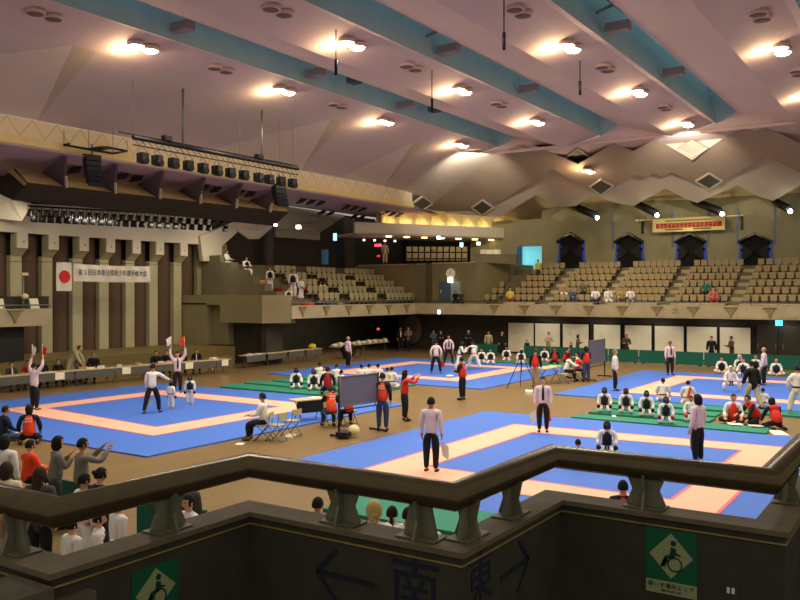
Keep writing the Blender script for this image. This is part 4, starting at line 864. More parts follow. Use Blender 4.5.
# ------------------------------------------------------------------ foreground parapet, coping and handrail
RZ = 3.45; R = [(1.50, 3.6), (1.50, 2.20), (2.31, 2.20), (2.31, 1.31), (3.10, 1.31), (3.10, .51), (3.95, .51), (3.95, -.6)]
def offset(R, d):
    out = []
    for i, p in enumerate(R):
        a = Vector(R[max(i-1, 0)]); b = Vector(p); c = Vector(R[min(i+1, len(R)-1)])
        n1 = (b-a).normalized() if i else (c-b).normalized(); n2 = (c-b).normalized() if i < len(R)-1 else n1
        m1 = Vector((-n1.y, n1.x)); m2 = Vector((-n2.y, n2.x)); k = m1 if (m1-m2).length < 1e-4 else m1+m2
        out.append(b + k*d)
    return out
def ribbon(m, R, d0, d1, z0, z1):
    A = offset(R, d0); B = offset(R, d1)
    for i in range(len(R)-1): m.prism([A[i], A[i+1], B[i+1], B[i]], z0, z1)
G = 1.9; FLR = 2.35
R2 = R
m = MB(); ribbon(m, R2, -.06, .05, 2.3, 3.282); m.cur = 1; ribbon(m, R2, -.066, -.06, 3.252, 3.257)
struct(m, 'wall_parapet', [wall_dk, mat('parapet_edge_worn', (150, 130, 70), .8, var=.3, scale=20)])
m = MB(); ribbon(m, R2, -.075, .05, 3.282, 3.30); struct(m, 'trim_coping', cope_m)
m = MB(); m.bx(-3, 1.4, -3, 3.6, 2.2, FLR); m.bx(1.4, 2.2, -3, 2.1, 2.2, FLR); m.bx(2.2, 3.0, -3, 1.2, 2.2, FLR); m.bx(3.0, 3.9, -3, .4, 2.2, FLR); m.bx(-3, 3.9, -3, 3.6, 1.9, 2.0); struct(m, 'floor_walkway', wall_dk)
m = MB(); n = 16; path = [Vector((*p, RZ)) for p in R]
m.tube(path, .046, 16); tag(m.build('handrail', rail_m), 'thick brown tubular handrail zigzagging above the parapet across the foreground', 'handrail')
br_m = mat('rail_bracket_metal', (120, 118, 96), .55, .3, var=.15, scale=20)
def rbracket(seg, f, kind, label):
    a = Vector(R[seg]); b = Vector(R[seg+1]); d = (b-a).normalized(); c = a.lerp(b, f); n = Vector((-d.y, d.x)); t = empty('rail_bracket', (c.x, c.y, 3.30)); t['_o'] = tuple(t.location)
    d3 = Vector((*d, 0)); n3 = Vector((*n, 0)); c3 = Vector((*c, 0)); Z = Vector((0, 0, 1))
    if kind == 'hour': prof = [(-.068, .0), (.068, .0), (.074, .012), (.050, .065), (.076, .125), (-.076, .125), (-.050, .065), (-.074, .012)]
    else: prof = [(-.065, .0), (.065, .0), (.035, .125), (-.038, .125)]
    m = MB(); m.slab([c3+d3*x-n3*.006+Z*(3.30+z) for x, z in prof], n3*.012); m.build('gusset_plate', br_m, t)
    prof2 = [(-.05, 0), (.05, 0), (.03, .06), (.045, .125), (-.045, .125), (-.03, .06)]
    m = MB(); m.slab([c3+n3*x-d3*.005+Z*(3.30+z) for x, z in prof2], d3*.010); m.build('cross_fin', br_m, t)
    m = MB(); m.box((c.x, c.y, 3.304), (.15, .085, .004), math.atan2(d.y, d.x)); m.build('base_plate', br_m, t)
    return tag(t, label, 'bracket', 'handrail brackets')
fb = lambda px, seg: ((onV(px, 500, R[seg][1]).x-R[seg][0])/(R[seg+1][0]-R[seg][0])) if R[seg][1] == R[seg+1][1] else ((onU(px, 500, R[seg][0]).y-R[seg][1])/(R[seg+1][1]-R[seg][1]))
rbracket(1, fb(168, 1), 'hour', 'hourglass bracket under the handrail beside the boy with black hair')
rbracket(2, fb(343, 2), 'hour', 'hourglass bracket under the handrail left of the blond braided hair')
rbracket(2, fb(421, 2), 'trap', 'narrow bracket under the handrail just left of its middle front corner')
rbracket(3, fb(468, 3), 'trap', 'wide tapering bracket just right of the middle front corner of the handrail')
rbracket(3, fb(511, 3), 'trap', 'tapering bracket halfway along the short rail over the painted arrow')
rbracket(4, fb(646, 4), 'hour', 'hourglass bracket under the handrail above the green wheelchair sign on the right')
rbracket(5, fb(787, 5), 'trap', 'tapering bracket at the right front corner of the handrail')
rbracket(0, .85, 'trap', 'dark bracket at the left edge of the photo')
# left lower block of the parapet
m = MB(); m.bx(.95, 1.56, 2.1, 2.42, 2.3, 3.22); m.bx(.9, 1.42, 2.1, 2.3, 3.22, 3.27); struct(m, 'wall_parapet_block', [mat('block_concrete', (96, 90, 72), .85, var=.2, scale=9)])
# wheelchair signs, painted arrows and characters
sg = mat('sign_green', (8, 92, 58), .6, var=.05); sgp = mat('sign_pale', (150, 160, 112), .6, var=.05)
def wheel_sign(org, xd, nd, w_, h_, label):
    t = empty('wheelchair_sign', org); M_ = frameM((0, 0, 0), xd); nd = Vector(nd); X = Vector(xd).normalized(); Z = Vector((0, 0, 1))
    def q(x, z, k=0): return X*x*w_+Z*z*h_+nd*k
    m = MB(); m.slab([q(0, .2), q(1, .2), q(1, 1), q(0, 1)], nd*.002); m.build('green_field', sg, t)
    m = MB(); m.slab([q(0, 0), q(1, 0), q(1, .2), q(0, .2)], nd*.002); m.slab([q(.5, .25, .002), q(.93, .6, .002), q(.5, .95, .002), q(.07, .6, .002)], nd*.0012); m.build('pale_field', sgp, t)
    m = MB(); k = .0034; asp = w_/h_
    R_ = lambda cx, cz, r, n_=16: [q(cx+r*math.cos(2*math.pi*i/n_), cz+r*asp*math.sin(2*math.pi*i/n_), k) for i in range(n_)]
    m.slab(R_(.55, .80, .055), nd*.001)
    o_, i_ = R_(.58, .475, .15, 24), R_(.58, .475, .12, 24)
    for j in range(24): m.slab([o_[j], o_[(j+1) % 24], i_[(j+1) % 24], i_[j]], nd*.001)
    m.slab([q(.50, .74, k), q(.60, .72, k), q(.60, .66, k), q(.70, .63, k), q(.69, .61, k), q(.60, .62, k), q(.56, .57, k), q(.44, .55, k), q(.33, .42, k), q(.29, .42, k), q(.38, .59, k), q(.48, .62, k)], nd*.001)
    m.slab([q(.38, .56, k), q(.30, .43, k), q(.38, .42, k), q(.46, .53, k)], nd*.001); m.build('wheelchair_symbol', mat('sign_symbol', (10, 60, 44), .6, var=0), t)
    n_ = X.cross(Z)
    text_obj('lettering', '車いす優先エリア', .02, frameM(q(.5, .125, .003), xd), mat('sign_symbol', (10, 60, 44)), t, .0006, w=w_*.9)
    text_obj('small_lettering', '優先区域', .008, frameM(q(.5, .05, .003), xd), mat('sign_symbol', (10, 60, 44)), t, .0004, w=w_*.4)
    return tag(t, label, 'sign', 'green wheelchair area signs')
pl = onU(646, 526, 3.10-.061); pr = onU(697, 531, 3.10-.061); pb = onU(646, 590, 3.10-.061)
wheel_sign((pl.x, pl.y, pb.z), (0, -1, 0), (-1, 0, 0), pl.y-pr.y, pl.z-pb.z, 'green and pale wheelchair sign on the right part of the parapet')
pl = onV(131.5, 571, 2.20-.061); pr = onV(178, 557, 2.20-.061)
wheel_sign((pl.x, pl.y, pr.z-.205), (1, 0, 0), (0, -1, 0), pr.x-pl.x, .205, 'wheelchair sign cut by the bottom edge, on the left part of the parapet')
navy = mat('painted_navy', (26, 34, 48), .8, var=.1)
def wstroke(m, pts, wd, k, nd):
    nd = Vector(nd)
    for a, b in zip(pts, pts[1:]):
        d = (b-a).normalized(); s_ = d.cross(nd)*wd/2; m.slab([a-s_, a+s_, b+s_, b-s_], nd*k)
U_ = 2.31-.062
arr = lambda pts: [onU(x, y, U_) for x, y in pts]
m = MB(); wstroke(m, arr([(337, 549.5), (317, 570.5)]), .015, .002, (-1, 0, 0)); wstroke(m, arr([(317, 570.5), (337, 602)]), .015, .002, (-1, 0, 0)); wstroke(m, arr([(317, 570.5), (374, 585)]), .015, .002, (-1, 0, 0)); tag(m.build('painted_arrow', navy), 'dark arrow painted on the parapet pointing left beside the character', 'arrow')
V_ = 1.31-.062; arv = lambda pts: [onV(x, y, V_) for x, y in pts]
m = MB(); wstroke(m, arv([(519, 541), (528.5, 558)]), .015, .002, (0, -1, 0)); wstroke(m, arv([(528.5, 558), (517.5, 592)]), .012, .002, (0, -1, 0)); wstroke(m, arv([(528.5, 558), (500.5, 579)]), .015, .002, (0, -1, 0)); tag(m.build('painted_arrow', navy), 'dark arrow painted on the parapet pointing right', 'arrow')
def kanji(ch, M_, size, nm, label, loc):
    me = text_mesh(ch, size, .001); me.transform(M_); me.materials.clear(); me.materials.append(navy); o = bpy.data.objects.new('painted_character', me); C.objects.link(o); o.location = loc; tag(o, label, 'lettering')
q = onU(414.5, 590, U_); kanji('南', frameM((0, 0, 0), (0, -1, 0)), .2, 's', 'dark character for south painted on the parapet', q)
q = onV(481, 582, V_); kanji('東', frameM((0, 0, 0), (1, 0, 0)), .185, 'e', 'dark character for east painted beside the right-pointing arrow', q)
m = MB(); q = onU(731, 590, 3.10-.062+.85) if False else onU(731, 588, 3.95-.061) if False else onU(731, 588, 3.04)
t = empty('wall_outlet', q); m.box((0, 0, 0), (.006, .055, .08)); m.build('cover_plate', wall_dk, t); m = MB()
for s_ in (-1, 1): m.box((-.004, s_*.008, -.008), (.003, .01, .02))
m.build('sockets', pa, t); tag(t, 'small dim wall outlet low on the parapet right of the wheelchair sign', 'outlet')
# ------------------------------------------------------------------ people
def skin_mesh(V, E, R, roots, sub=1):
    me = bpy.data.meshes.new('s'); me.from_pydata([tuple(v) for v in V], E, [])
    b = bmesh.new(); b.from_mesh(me); L = b.verts.layers.skin.verify(); b.verts.ensure_lookup_table()
    for i, v in enumerate(b.verts): v[L].radius = (R[i], R[i]); v[L].use_root = i in roots
    b.to_mesh(me); b.free(); o = bpy.data.objects.new('s', me); C.objects.link(o)
    md = o.modifiers.new('Skin', 'SKIN'); md.use_smooth_shade = True; md.branch_smoothing = .6
    sb = o.modifiers.new('Sub', 'SUBSURF'); sb.levels = sub; sb.render_levels = sub
    dg = bpy.context.evaluated_depsgraph_get(); r = bpy.data.meshes.new_from_object(o.evaluated_get(dg)); bpy.data.objects.remove(o); bpy.data.meshes.remove(me); return r
A_DN = ((.14, -.04, -1), (.03, .25, -1)); L_ST = ((.03, .04, -1), (0, -.06, -1))
POSE = {
 'stand': dict(lean=0, arms=(A_DN, A_DN), legs=(L_ST, L_ST)),
 'apart': dict(lean=2, arms=(((.3, -.05, -1), (-.1, .3, -1)), ((.3, -.05, -1), (-.1, .3, -1))), legs=(((.22, .1, -1), (.12, -.05, -1)), ((.22, 0, -1), (.12, -.1, -1)))),
 'armsup': dict(lean=-3, arms=(((.45, .35, .9), (-.1, .15, 1)), ((.45, .35, .9), (-.1, .15, 1))), legs=(L_ST, L_ST)),
 'point': dict(lean=8, arms=(A_DN, ((.5, .6, -.55), (.3, .7, -.35))), legs=(((.15, -.25, -1), (.1, -.3, -1)), ((.2, .28, -1), (.05, .05, -1)))),
 'front': dict(lean=4, arms=(((.16, .15, -1), (-.35, 1, .2)), ((.16, .15, -1), (-.35, 1, .2))), legs=(L_ST, L_ST)),
 'clap': dict(lean=4, arms=(((.18, .35, -1), (-.4, .7, .9)), ((.18, .35, -1), (-.4, .7, .9))), legs=(L_ST, L_ST)),
 'photo': dict(lean=2, arms=(((.25, .8, -.3), (-.4, .6, .8)), ((.25, .8, -.3), (-.4, .6, .8))), legs=(((.1, .1, -1), (0, -.05, -1)), L_ST)),
 'walk': dict(lean=6, arms=(((.12, .3, -1), (.03, .4, -1)), ((.12, -.35, -1), (.03, .0, -1))), legs=(((.03, .5, -1), (0, .12, -1)), ((.03, -.25, -1), (0, -.65, -1)))),
 'sit': dict(lean=4, seat=.46, arms=(((.14, .3, -1), (-.2, 1, -.1)), ((.14, .3, -1), (-.2, 1, -.1))), legs=(((.15, 1, -.06), (0, -.1, -1)), ((.15, 1, -.06), (0, .05, -1)))),
 'write': dict(lean=20, seat=.46, arms=(((.2, .6, -.8), (-.3, 1, 0)), ((.2, .6, -.8), (-.3, 1, 0))), legs=(((.15, 1, -.06), (0, .2, -1)), ((.15, 1, -.06), (0, -.15, -1)))),
 'seiza': dict(lean=3, arms=(((.3, .1, -1), (-.05, .75, -.55)), ((.3, .1, -1), (-.05, .75, -.55))), legs=(((.42, 1, -.36), (-.12, -1, -.06)), ((.42, 1, -.36), (-.12, -1, -.06))), kneel=1),
 'cross': dict(lean=8, arms=(((.3, .25, -1), (-.1, .8, -.4)), ((.3, .25, -1), (-.1, .8, -.4))), legs=(((.85, .75, .12), (-1, .25, -.15)), ((.85, .75, .12), (-1, .05, -.2))), kneel=2),
 'squat': dict(lean=5, arms=(((.35, .2, -1), (.0, .7, -.5)), ((.35, .2, -1), (.0, .7, -.5))), legs=(((.75, .85, .02), (-.15, -.45, -1)), ((.75, .85, .02), (-.15, -.45, -1)))),
 'fight': dict(lean=12, arms=(((.35, .7, -.7), (-.2, .9, .4)), ((.35, .3, -.9), (-.2, .9, .3))), legs=(((.2, .6, -1), (.05, -.1, -1)), ((.3, -.3, -1), (.1, -.5, -1)))),
 'leandown': dict(lean=38, arms=(((.2, .5, -1), (0, .3, -1)), ((.2, .5, -1), (-.1, .6, -1))), legs=(((.1, .05, -1), (0, -.1, -1)), ((.12, -.1, -1), (0, -.15, -1)))),
 'kneellean': dict(lean=30, arms=(((.25, .5, -1), (.1, .5, -1)), ((.25, .4, -1), (-.3, .9, -.3))), legs=(((.35, 1, -.36), (-.1, -1, -.06)), ((.35, 1, -.36), (-.1, -1, -.06))), kneel=1),
}
for k in POSE: POSE[k]['n'] = k
JC = {}
def joints(pn):
    if pn in JC: return JC[pn]
    p = POSE[pn]; ln = math.radians(p['lean']); up = Vector((0, math.sin(ln), math.cos(ln))); j = {}
    j['P'] = Vector((0, 0, 0)); j['W'] = up*.17; j['C'] = up*.38; j['N'] = up*.53
    h2 = Vector((0, math.sin(ln*.5+.06), math.cos(ln*.5+.06))); j['H'] = j['N']+h2*.125
    for s, sg_ in ((0, -1), (1, 1)):
        S_ = up*.455+Vector((.175*sg_, 0, 0)); a, f = p['arms'][s]; a = Vector((a[0]*sg_, a[1], a[2])).normalized(); f = Vector((f[0]*sg_, f[1], f[2])).normalized()
        j['S%d' % s] = S_; j['E%d' % s] = S_+a*.28; j['R%d' % s] = S_+a*.28+f*.24; j['F%d' % s] = f
        Q = Vector((.09*sg_, 0, -.05)); t, q = p['legs'][s]; t = Vector((t[0]*sg_, t[1], t[2])).normalized(); q = Vector((q[0]*sg_, q[1], q[2])).normalized()
        K = Q+t*.41; A_ = K+q*.40; j['Q%d' % s] = Q; j['K%d' % s] = K; j['A%d' % s] = A_
        j['T%d' % s] = A_+(Vector((0, -.14, -.01)) if p.get('kneel') == 1 else Vector((.03*sg_, .15, -.035)))
    mn = min(min(j['A%d' % s].z-.075, j['K%d' % s].z-.07, j['T%d' % s].z-.035) for s in (0, 1)); mn = min(mn, -.13)
    for k in j:
        if k[0] != 'F': j[k] = j[k]-Vector((0, 0, mn))
    j['top'] = j['H'].z+.125
    JC[pn] = j; return j
MESH = {}
def sk(pn, kind):
    key = (pn, kind)
    if key in MESH: return MESH[key]
    j = joints(pn); V = []; E = []; R = []; ix = {}
    def nd(name, co, r, prev=None):
        V.append(co); R.append(r); ix[name] = len(V)-1
        if prev: E.append((ix[prev], ix[name]))
    roots = {0}
    if kind == 'body':
        nd('P', j['P'], .085); nd('W', j['W'], .08, 'P'); nd('C', j['C'], .10, 'W'); nd('N', j['N'], .052, 'C'); nd('H', j['H']-Vector((0, 0, .03)), .05, 'N')
        for s in '01':
            nd('S'+s, j['S'+s], .058, 'C'); nd('E'+s, j['E'+s], .040, 'S'+s); nd('R'+s, j['R'+s], .027, 'E'+s); nd('M'+s, j['R'+s]+j['F'+s]*.075, .036, 'R'+s)
            nd('Q'+s, j['Q'+s], .066, 'P'); nd('K'+s, j['K'+s], .052, 'Q'+s); nd('A'+s, j['A'+s], .036, 'K'+s); nd('T'+s, j['T'+s], .032, 'A'+s)
        for s in (0, 1):
            f = j['F%d' % s]; sg_ = -1 if s == 0 else 1; side = f.cross(Vector((0, 0, 1))) if abs(f.z) < .8 else Vector((0, 1, 0)); side = (side-f*side.dot(f)).normalized(); pal = f.cross(side)
            if pal.x*sg_ > 0 and abs(pal.x) > .3: pal = -pal
            b0 = j['R%d' % s]+f*.07
            for q in range(4):
                r0 = len(V); o = side*(.032-.021*q); l = (.038, .044, .041, .032)[q]
                V.extend([b0+o, b0+o+f*l, b0+o*1.05+f*l*1.7+pal*.016, b0+o*1.02+f*l*2.0+pal*.036]); R.extend([.0095, .009, .0085, .007]); E.extend([(r0, r0+1), (r0+1, r0+2), (r0+2, r0+3)]); roots.add(r0)
            r0 = len(V); o = side*.03; V.extend([j['R%d' % s]+f*.03+o*.6, j['R%d' % s]+f*.055+o*1.7+pal*.012, j['R%d' % s]+f*.085+o*1.9+pal*.026]); R.extend([.011, .0105, .008]); E.extend([(r0, r0+1), (r0+1, r0+2)]); roots.add(r0)
    elif kind in ('shirt', 'gi', 'coat'):
        g = {'shirt': 0, 'gi': .012, 'coat': .016}[kind]; up = (j['C']-j['P']).normalized()
        nd('P', j['P']+up*(-.10 if kind == 'shirt' else -.19), .158+g); nd('W', j['W']-up*.03, .142+g, 'P'); nd('C', j['C']-up*.03, .156+g, 'W'); nd('U', j['C']+up*.07, .125+g, 'C'); nd('N', j['C'].lerp(j['N'], 1.0), .074+g, 'U')
        for s in '01':
            nd('S'+s, j['S'+s]-Vector((0, 0, .008)), .084+g*.7, 'U'); nd('E'+s, j['E'+s], .060+g, 'S'+s); nd('R'+s, j['E'+s].lerp(j['R'+s], 1.0 if kind != 'gi' else .88), .044+g*1.3, 'E'+s)
            if kind == 'coat': nd('Q'+s, j['Q'+s].lerp(j['K'+s], .35), .11, 'P')
    elif kind == 'vest':
        up = (j['C']-j['P']).normalized(); nd('P', j['P']-up*.10, .176); nd('W', j['W']-up*.03, .176, 'P'); nd('C', j['C']-up*.03, .192, 'W'); nd('U', j['C']+up*.07, .165, 'C'); nd('N', j['C'].lerp(j['N'], .9), .10, 'U')
        for s in '01': nd('S'+s, (j['C']+up*.07).lerp(j['S'+s], .95), .118, 'U')
    elif kind == 'armour':
        up = (j['C']-j['P']).normalized(); fw = Vector((0, up.z, -up.y)); nd('P', j['P']+up*.02+fw*.05, .165); nd('W', j['W']+fw*.05, .178, 'P'); nd('C', j['C']+fw*.05-up*.01, .188, 'W')
        for s in '01': nd('S'+s, j['C'].lerp(j['S'+s], .6)+fw*.075+up*.03, .105, 'C')
    elif kind in ('slim', 'wide', 'skirt'):
        g = .006 if kind == 'slim' else .022; nd('P', j['P']+(j['W']-j['P'])*.6, .136+g*.5); nd('B', j['P'], .146+g*.5, 'P')
        for s in '01': nd('Q'+s, j['Q'+s], .106+g, 'B'); nd('K'+s, j['K'+s], .078+g*1.1, 'Q'+s); nd('A'+s, j['K'+s].lerp(j['A'+s], .94 if kind == 'slim' else .86), .052+g*1.1, 'K'+s)
    me = skin_mesh(V, E, R, roots, 1)
    if kind == 'body':
        mb = MB(); mb.ext(me); h = j['H']
        mb.sph(h, (.077, .093, .118), 16, 12, lambda d: 1-.16*max(0, -d.z)*(1-max(0, d.y)*.4))
        mb.smooth = True; n0 = h+Vector((0, .088, -.01)); mb.add([n0+Vector((-.014, 0, -.022)), n0+Vector((.014, 0, -.022)), n0+Vector((0, .0, .035)), n0+Vector((0, .026, -.02))], [(0, 3, 2), (1, 2, 3), (0, 1, 3)])
        for s in (-1, 1): mb.sph(h+Vector((.078*s, -.005, -.005)), (.012, .022, .032), 6, 5)
        mb.cur = 1
        for s in (-1, 1): mb.sph(h+Vector((.031*s, .080, .012)), (.014, .010, .007), 6, 4); mb.box(h+Vector((.031*s, .088, .033)), (.032, .006, .006))
        mb.cur = 2; mb.box(h+Vector((0, .083, -.052)), (.042, .012, .009)); mb.smooth = False
        bpy.data.meshes.remove(me); me = mb.mesh('body', [None, None, None])
    MESH[key] = me; return me
def hairmesh(st):
    if ('h', st) in MESH: return MESH[('h', st)]
    m = MB()
    def part(r, keep, nu=16, nv=12, c=(0, 0, 0)):
        t = MB(); t.sph(c, r, nu, nv); c = Vector(c)
        fs = [f for f in t.f if keep(Vector([(sum((t.v[i] for i in f), Vector())/len(f)-c)[a]/r[a] for a in range(3)]))]
        m.smooth = True; m.add(t.v, fs); m.smooth = False
    cap = lambda d: (d.z > .42) or (d.y < .25 and d.z > -.35)
    if st == 'short': part((.088, .106, .130), cap)
    elif st == 'bob': part((.098, .112, .134), lambda d: (d.z > .4) or (d.y < .45 and d.z > -.85)); part((.09, .1, .12), lambda d: d.y < .3, c=(0, -.015, -.05))
    elif st == 'long': part((.096, .112, .134), lambda d: (d.z > .4) or (d.y < .4 and d.z > -.85)); part((.085, .07, .2), lambda d: True, c=(0, -.05, -.14))
    elif st == 'tail': part((.09, .108, .131), cap); part((.03, .035, .11), lambda d: True, 8, 8, c=(0, -.12, -.1))
    elif st == 'bun': part((.09, .108, .131), cap); part((.04, .04, .04), lambda d: True, 8, 8, c=(0, -.11, .06))
    elif st == 'braid':
        part((.10, .114, .134), lambda d: (d.z > .4) or (d.y < .4 and d.z > -.75))
        for k in range(7): part((.034-.002*k, .034, .034), lambda d: True, 8, 6, c=((-1)**k*.01, -.105+.004*k, -.03-.042*k))
    elif st == 'bald': part((.082, .1, .122), lambda d: d.y < .2 and -.4 < d.z < .45)
    elif st == 'helm':
        part((.108, .118, .145), lambda d: not (d.y > .45 and d.z < .45)); 
        for k in range(5): m.box((0, .112, .03-.03*k), (.11, .012, .008))
        for k in range(3): m.box((-.04+.04*k, .114, -.03), (.008, .012, .13))
        m.box((-.085, .085, -.03), (.03, .09, .15)); m.box((.085, .085, -.03), (.03, .09, .15))
    me = m.mesh('hair', [None]); MESH[('h', st)] = me; return me
def kid(name, me, mats, parent, loc=(0, 0, 0)):
    o = bpy.data.objects.new(name, me); C.objects.link(o); o.parent = parent; o.location = loc
    for i, mt in enumerate(mats):
        if i >= len(me.materials): me.materials.append(None)
    for i, mt in enumerate(mats): o.material_slots[i].link = 'OBJECT'; o.material_slots[i].material = mt
    return o
def belt_mesh(pn, w_=.05, r=.158, z=.0):
    key = (pn, 'belt', r, z)
    if key in MESH: return MESH[key]
    j = joints(pn); up = (j['C']-j['P']).normalized(); c = j['P']+up*(.06+z); x = Vector((1, 0, 0)); y = up.cross(x); m = MB(); m.smooth = True; n = 18; vs = []
    for k in range(n):
        a = 2*math.pi*k/n; d = x*math.cos(a)*r+y*math.sin(a)*r*.98; vs += [c+d-up*w_/2, c+d*1.03, c+d+up*w_/2, c+d*.85]
    m.add(vs, [(4*k+q, 4*k+(q+1) % 4, 4*((k+1) % n)+(q+1) % 4, 4*((k+1) % n)+q) for k in range(n) for q in range(4)]); m.smooth = False
    fw = Vector((0, up.z, -up.y))
    for s in (-1, 1): m.slab([c+fw*r*1.02+x*.01*s, c+fw*r*1.02+x*.045*s, c+fw*r*1.0+x*.09*s-up*.2, c+fw*r*1.0+x*.05*s-up*.2], fw*.015)
    MESH[key] = m.mesh('belt', [None]); return MESH[key]
sk_m = mat('skin', (214, 160, 126), .6, var=.03); sk_d = mat('skin_tanned', (186, 130, 98), .6, var=.03); eye_m = mat('eye_dark', (26, 20, 18), .5, var=0); lip_m = mat('lip', (160, 84, 74), .6, var=0)
col = dict(white=(228, 222, 216), pinkw=(226, 204, 208), cream=(222, 208, 176), black=(22, 22, 26), navy=(26, 32, 58), red=(214, 48, 36), dred=(150, 26, 30), orange=(232, 72, 34), grey=(120, 116, 108), dgrey=(60, 60, 56), beige=(186, 168, 128), tan=(166, 140, 100), brown=(84, 62, 44), blueg=(70, 84, 110), yellow=(214, 190, 70), jeans=(52, 64, 92), pinkr=(206, 110, 100), green=(50, 120, 90), camo=(176, 166, 130), olive=(96, 92, 62), hair=(22, 18, 17), hbrown=(58, 38, 26), hgrey=(120, 112, 104), blond=(196, 166, 104), gold=(220, 190, 60), orangeb=(222, 130, 50))
def cm(k): return mat('cloth_'+k if k not in ('hair', 'hbrown', 'hgrey', 'blond') else k+'_strands', col[k], .85, var=.10, scale=9)
seqp = [0]
def person(px, py, pose, face, outfit, label, h=1.70, mode='F', z=0.0, pos=None, flags=None, group=None, sx=1.06):
    j = joints(pose); s = h/1.70; k = outfit
    if pos is not None: loc = Vector(pos)
    elif mode in 'VU':
        q = onV(px, 330, z) if mode == 'V' else onU(px, 330, z); Y = q.x*FW[0]+q.y*FW[1]; loc = Vector((q.x, q.y, 0)); s = (CH-(py-YH)*Y/F)/j['top']
    elif mode == 'H':
        top = z+j['top']*s; Y = F*(CH-top)/(py-YH); loc = Vector(((Y*FW[0]+(px-400)/F*Y*RT[0]), (Y*FW[1]+(px-400)/F*Y*RT[1]), z))
    else:
        loc = P(px, py, z)
    t = empty('person', loc, head2(loc, face)); t.scale = (s*sx, s*sx, s)
    skm = sk_d if (seqp[0] % 3 == 1) else sk_m; seqp[0] += 1
    kid('body', sk(pose, 'body'), [skm, eye_m, lip_m], t)
    if k.get('top'): kid({'shirt': 'shirt', 'gi': 'jacket', 'coat': 'coat'}[k['top'][1]], sk(pose, k['top'][1]), [cm(k['top'][0])], t)
    if k.get('bot'): kid('trousers', sk(pose, k['bot'][1]), [cm(k['bot'][0])], t)
    if k.get('vest'): kid('vest', sk(pose, 'vest'), [cm(k['vest'])], t)
    if k.get('arm'): kid('chest_protector', sk(pose, 'armour'), [cm(k['arm'])], t)
    if k.get('belt'): kid('belt', belt_mesh(pose), [cm(k['belt'])], t)
    hs, hc = k.get('hair', ('short', 'hair')); kid('hair' if hs != 'helm' else 'head_guard', hairmesh(hs), [cm(hc)], t, j['H'])
    if k.get('tie'):
        m = MESH.get((pose, 'tie'))
        if m is None:
            up = (j['C']-j['P']).normalized(); fw = Vector((0, up.z, -up.y)); mm = MB(); a = j['C']+up*.12; rr = [.09, .145, .145, .138]
            pts = [(a, .018), (j['C'], .03), (j['W']+up*.02, .036), (j['P']+up*.08, .03)]
            for (p0, w0), r0, (p1, w1), r1 in zip(pts, rr, pts[1:], rr[1:]): mm.slab([p0+fw*r0-Vector((w0, 0, 0)), p0+fw*r0+Vector((w0, 0, 0)), p1+fw*r1+Vector((w1, 0, 0)), p1+fw*r1-Vector((w1, 0, 0))], fw*.01)
            m = MESH[(pose, 'tie')] = mm.mesh('tie', [None])
        kid('necktie', m, [cm(k['tie'])], t)
    if k.get('glove'):
        for q in (0, 1):
            m = MESH.get('glove')
            if m is None: mm = MB(); mm.sph((0, 0, 0), (.075, .085, .08), 10, 8, lambda d: 1+.08*math.sin(4*d.x)); m = MESH['glove'] = mm.mesh('glove', [None])
            kid('glove', m, [cm(k['glove'])], t, j['R%d' % q]+j['F%d' % q]*.09)
    if k.get('shoe'):
        for q in (0, 1):
            m = MESH.get('shoe')
            if m is None: mm = MB(); mm.sph((0, 0, 0), (.048, .13, .05), 10, 6); m = MESH['shoe'] = mm.mesh('shoe', [None])
            kid('shoe', m, [cm(k['shoe'])], t, j['A%d' % q].lerp(j['T%d' % q], .45)-Vector((0, 0, .012)))
    if k.get('logo'):
        m = MESH.get((pose, 'logo'))
        if m is None:
            up = (j['C']-j['P']).normalized(); bk = Vector((0, -up.z, up.y)); mm = MB()
            for r_ in range(2):
                for q in range(5): c = j['C']+up*(.03-.07*r_)+bk*(.176 if r_ == 0 else .172)+Vector((-.072+.036*q, 0, 0)); mm.slab([c+Vector((-.012, 0, 0))-up*.018, c+Vector((.012, 0, 0))-up*.018, c+Vector((.012, 0, 0))+up*.018, c+Vector((-.012, 0, 0))+up*.018], bk*.006)
            m = MESH[(pose, 'logo')] = mm.mesh('logo', [None])
        kid('back_lettering', m, [cm('cream')], t)
    tag(t, label, 'person', group)
    if flags:
        M_ = Matrix.Translation(loc) @ Matrix.Rotation(t.rotation_euler.z, 4, 'Z') @ Matrix.Scale(s, 4)
        for q, c, dr, who in flags:
            hp = M_ @ (j['R%d' % q]+j['F%d' % q]*.085); d = Vector((0, 0, 1)) if dr == 'up' else Vector((.1, .0, -1)).normalized()
            r = Vector((math.cos(head2(loc, face)), math.sin(head2(loc, face)), 0)); f = empty('signal_flag', hp); f['_o'] = tuple(hp)
            mm = MB(); mm.tube([hp-d*.08, hp+d*.42], .009, 6); mm.build('stick', cream, f)
            mm = MB(); mm.smooth = True; n = 5; sgn = 1 if dr == 'up' else .9
            vs = [hp+d*(.1+.30*a/n)+r*(.21*b/n*sgn*(1-.35*a/n if dr != 'up' else .65+.35*a/n))-Vector((0, 0, .12*b/n))+Vector((0, .02*math.sin(b*1.5+a), 0)) for a in range(n+1) for b in range(n+1)]
            mm.add(vs, [(a*(n+1)+b, a*(n+1)+b+1, (a+1)*(n+1)+b+1, (a+1)*(n+1)+b) for a in range(n) for b in range(n)]); mm.build('cloth', cm({'w': 'white', 'r': 'red', 'p': 'pinkr'}[c]), f)
            tag(f, '%s signal flag held %s by %s' % ({'w': 'white', 'r': 'red', 'p': 'pink'}[c], 'up' if dr == 'up' else 'low', who), 'flag')
    return t
REF = dict(top=('pinkw', 'shirt'), bot=('black', 'slim'), shoe='black')
def o(**k): return k
REFT = dict(REF, tie='black'); REFW = dict(REF, top=('white', 'shirt'))
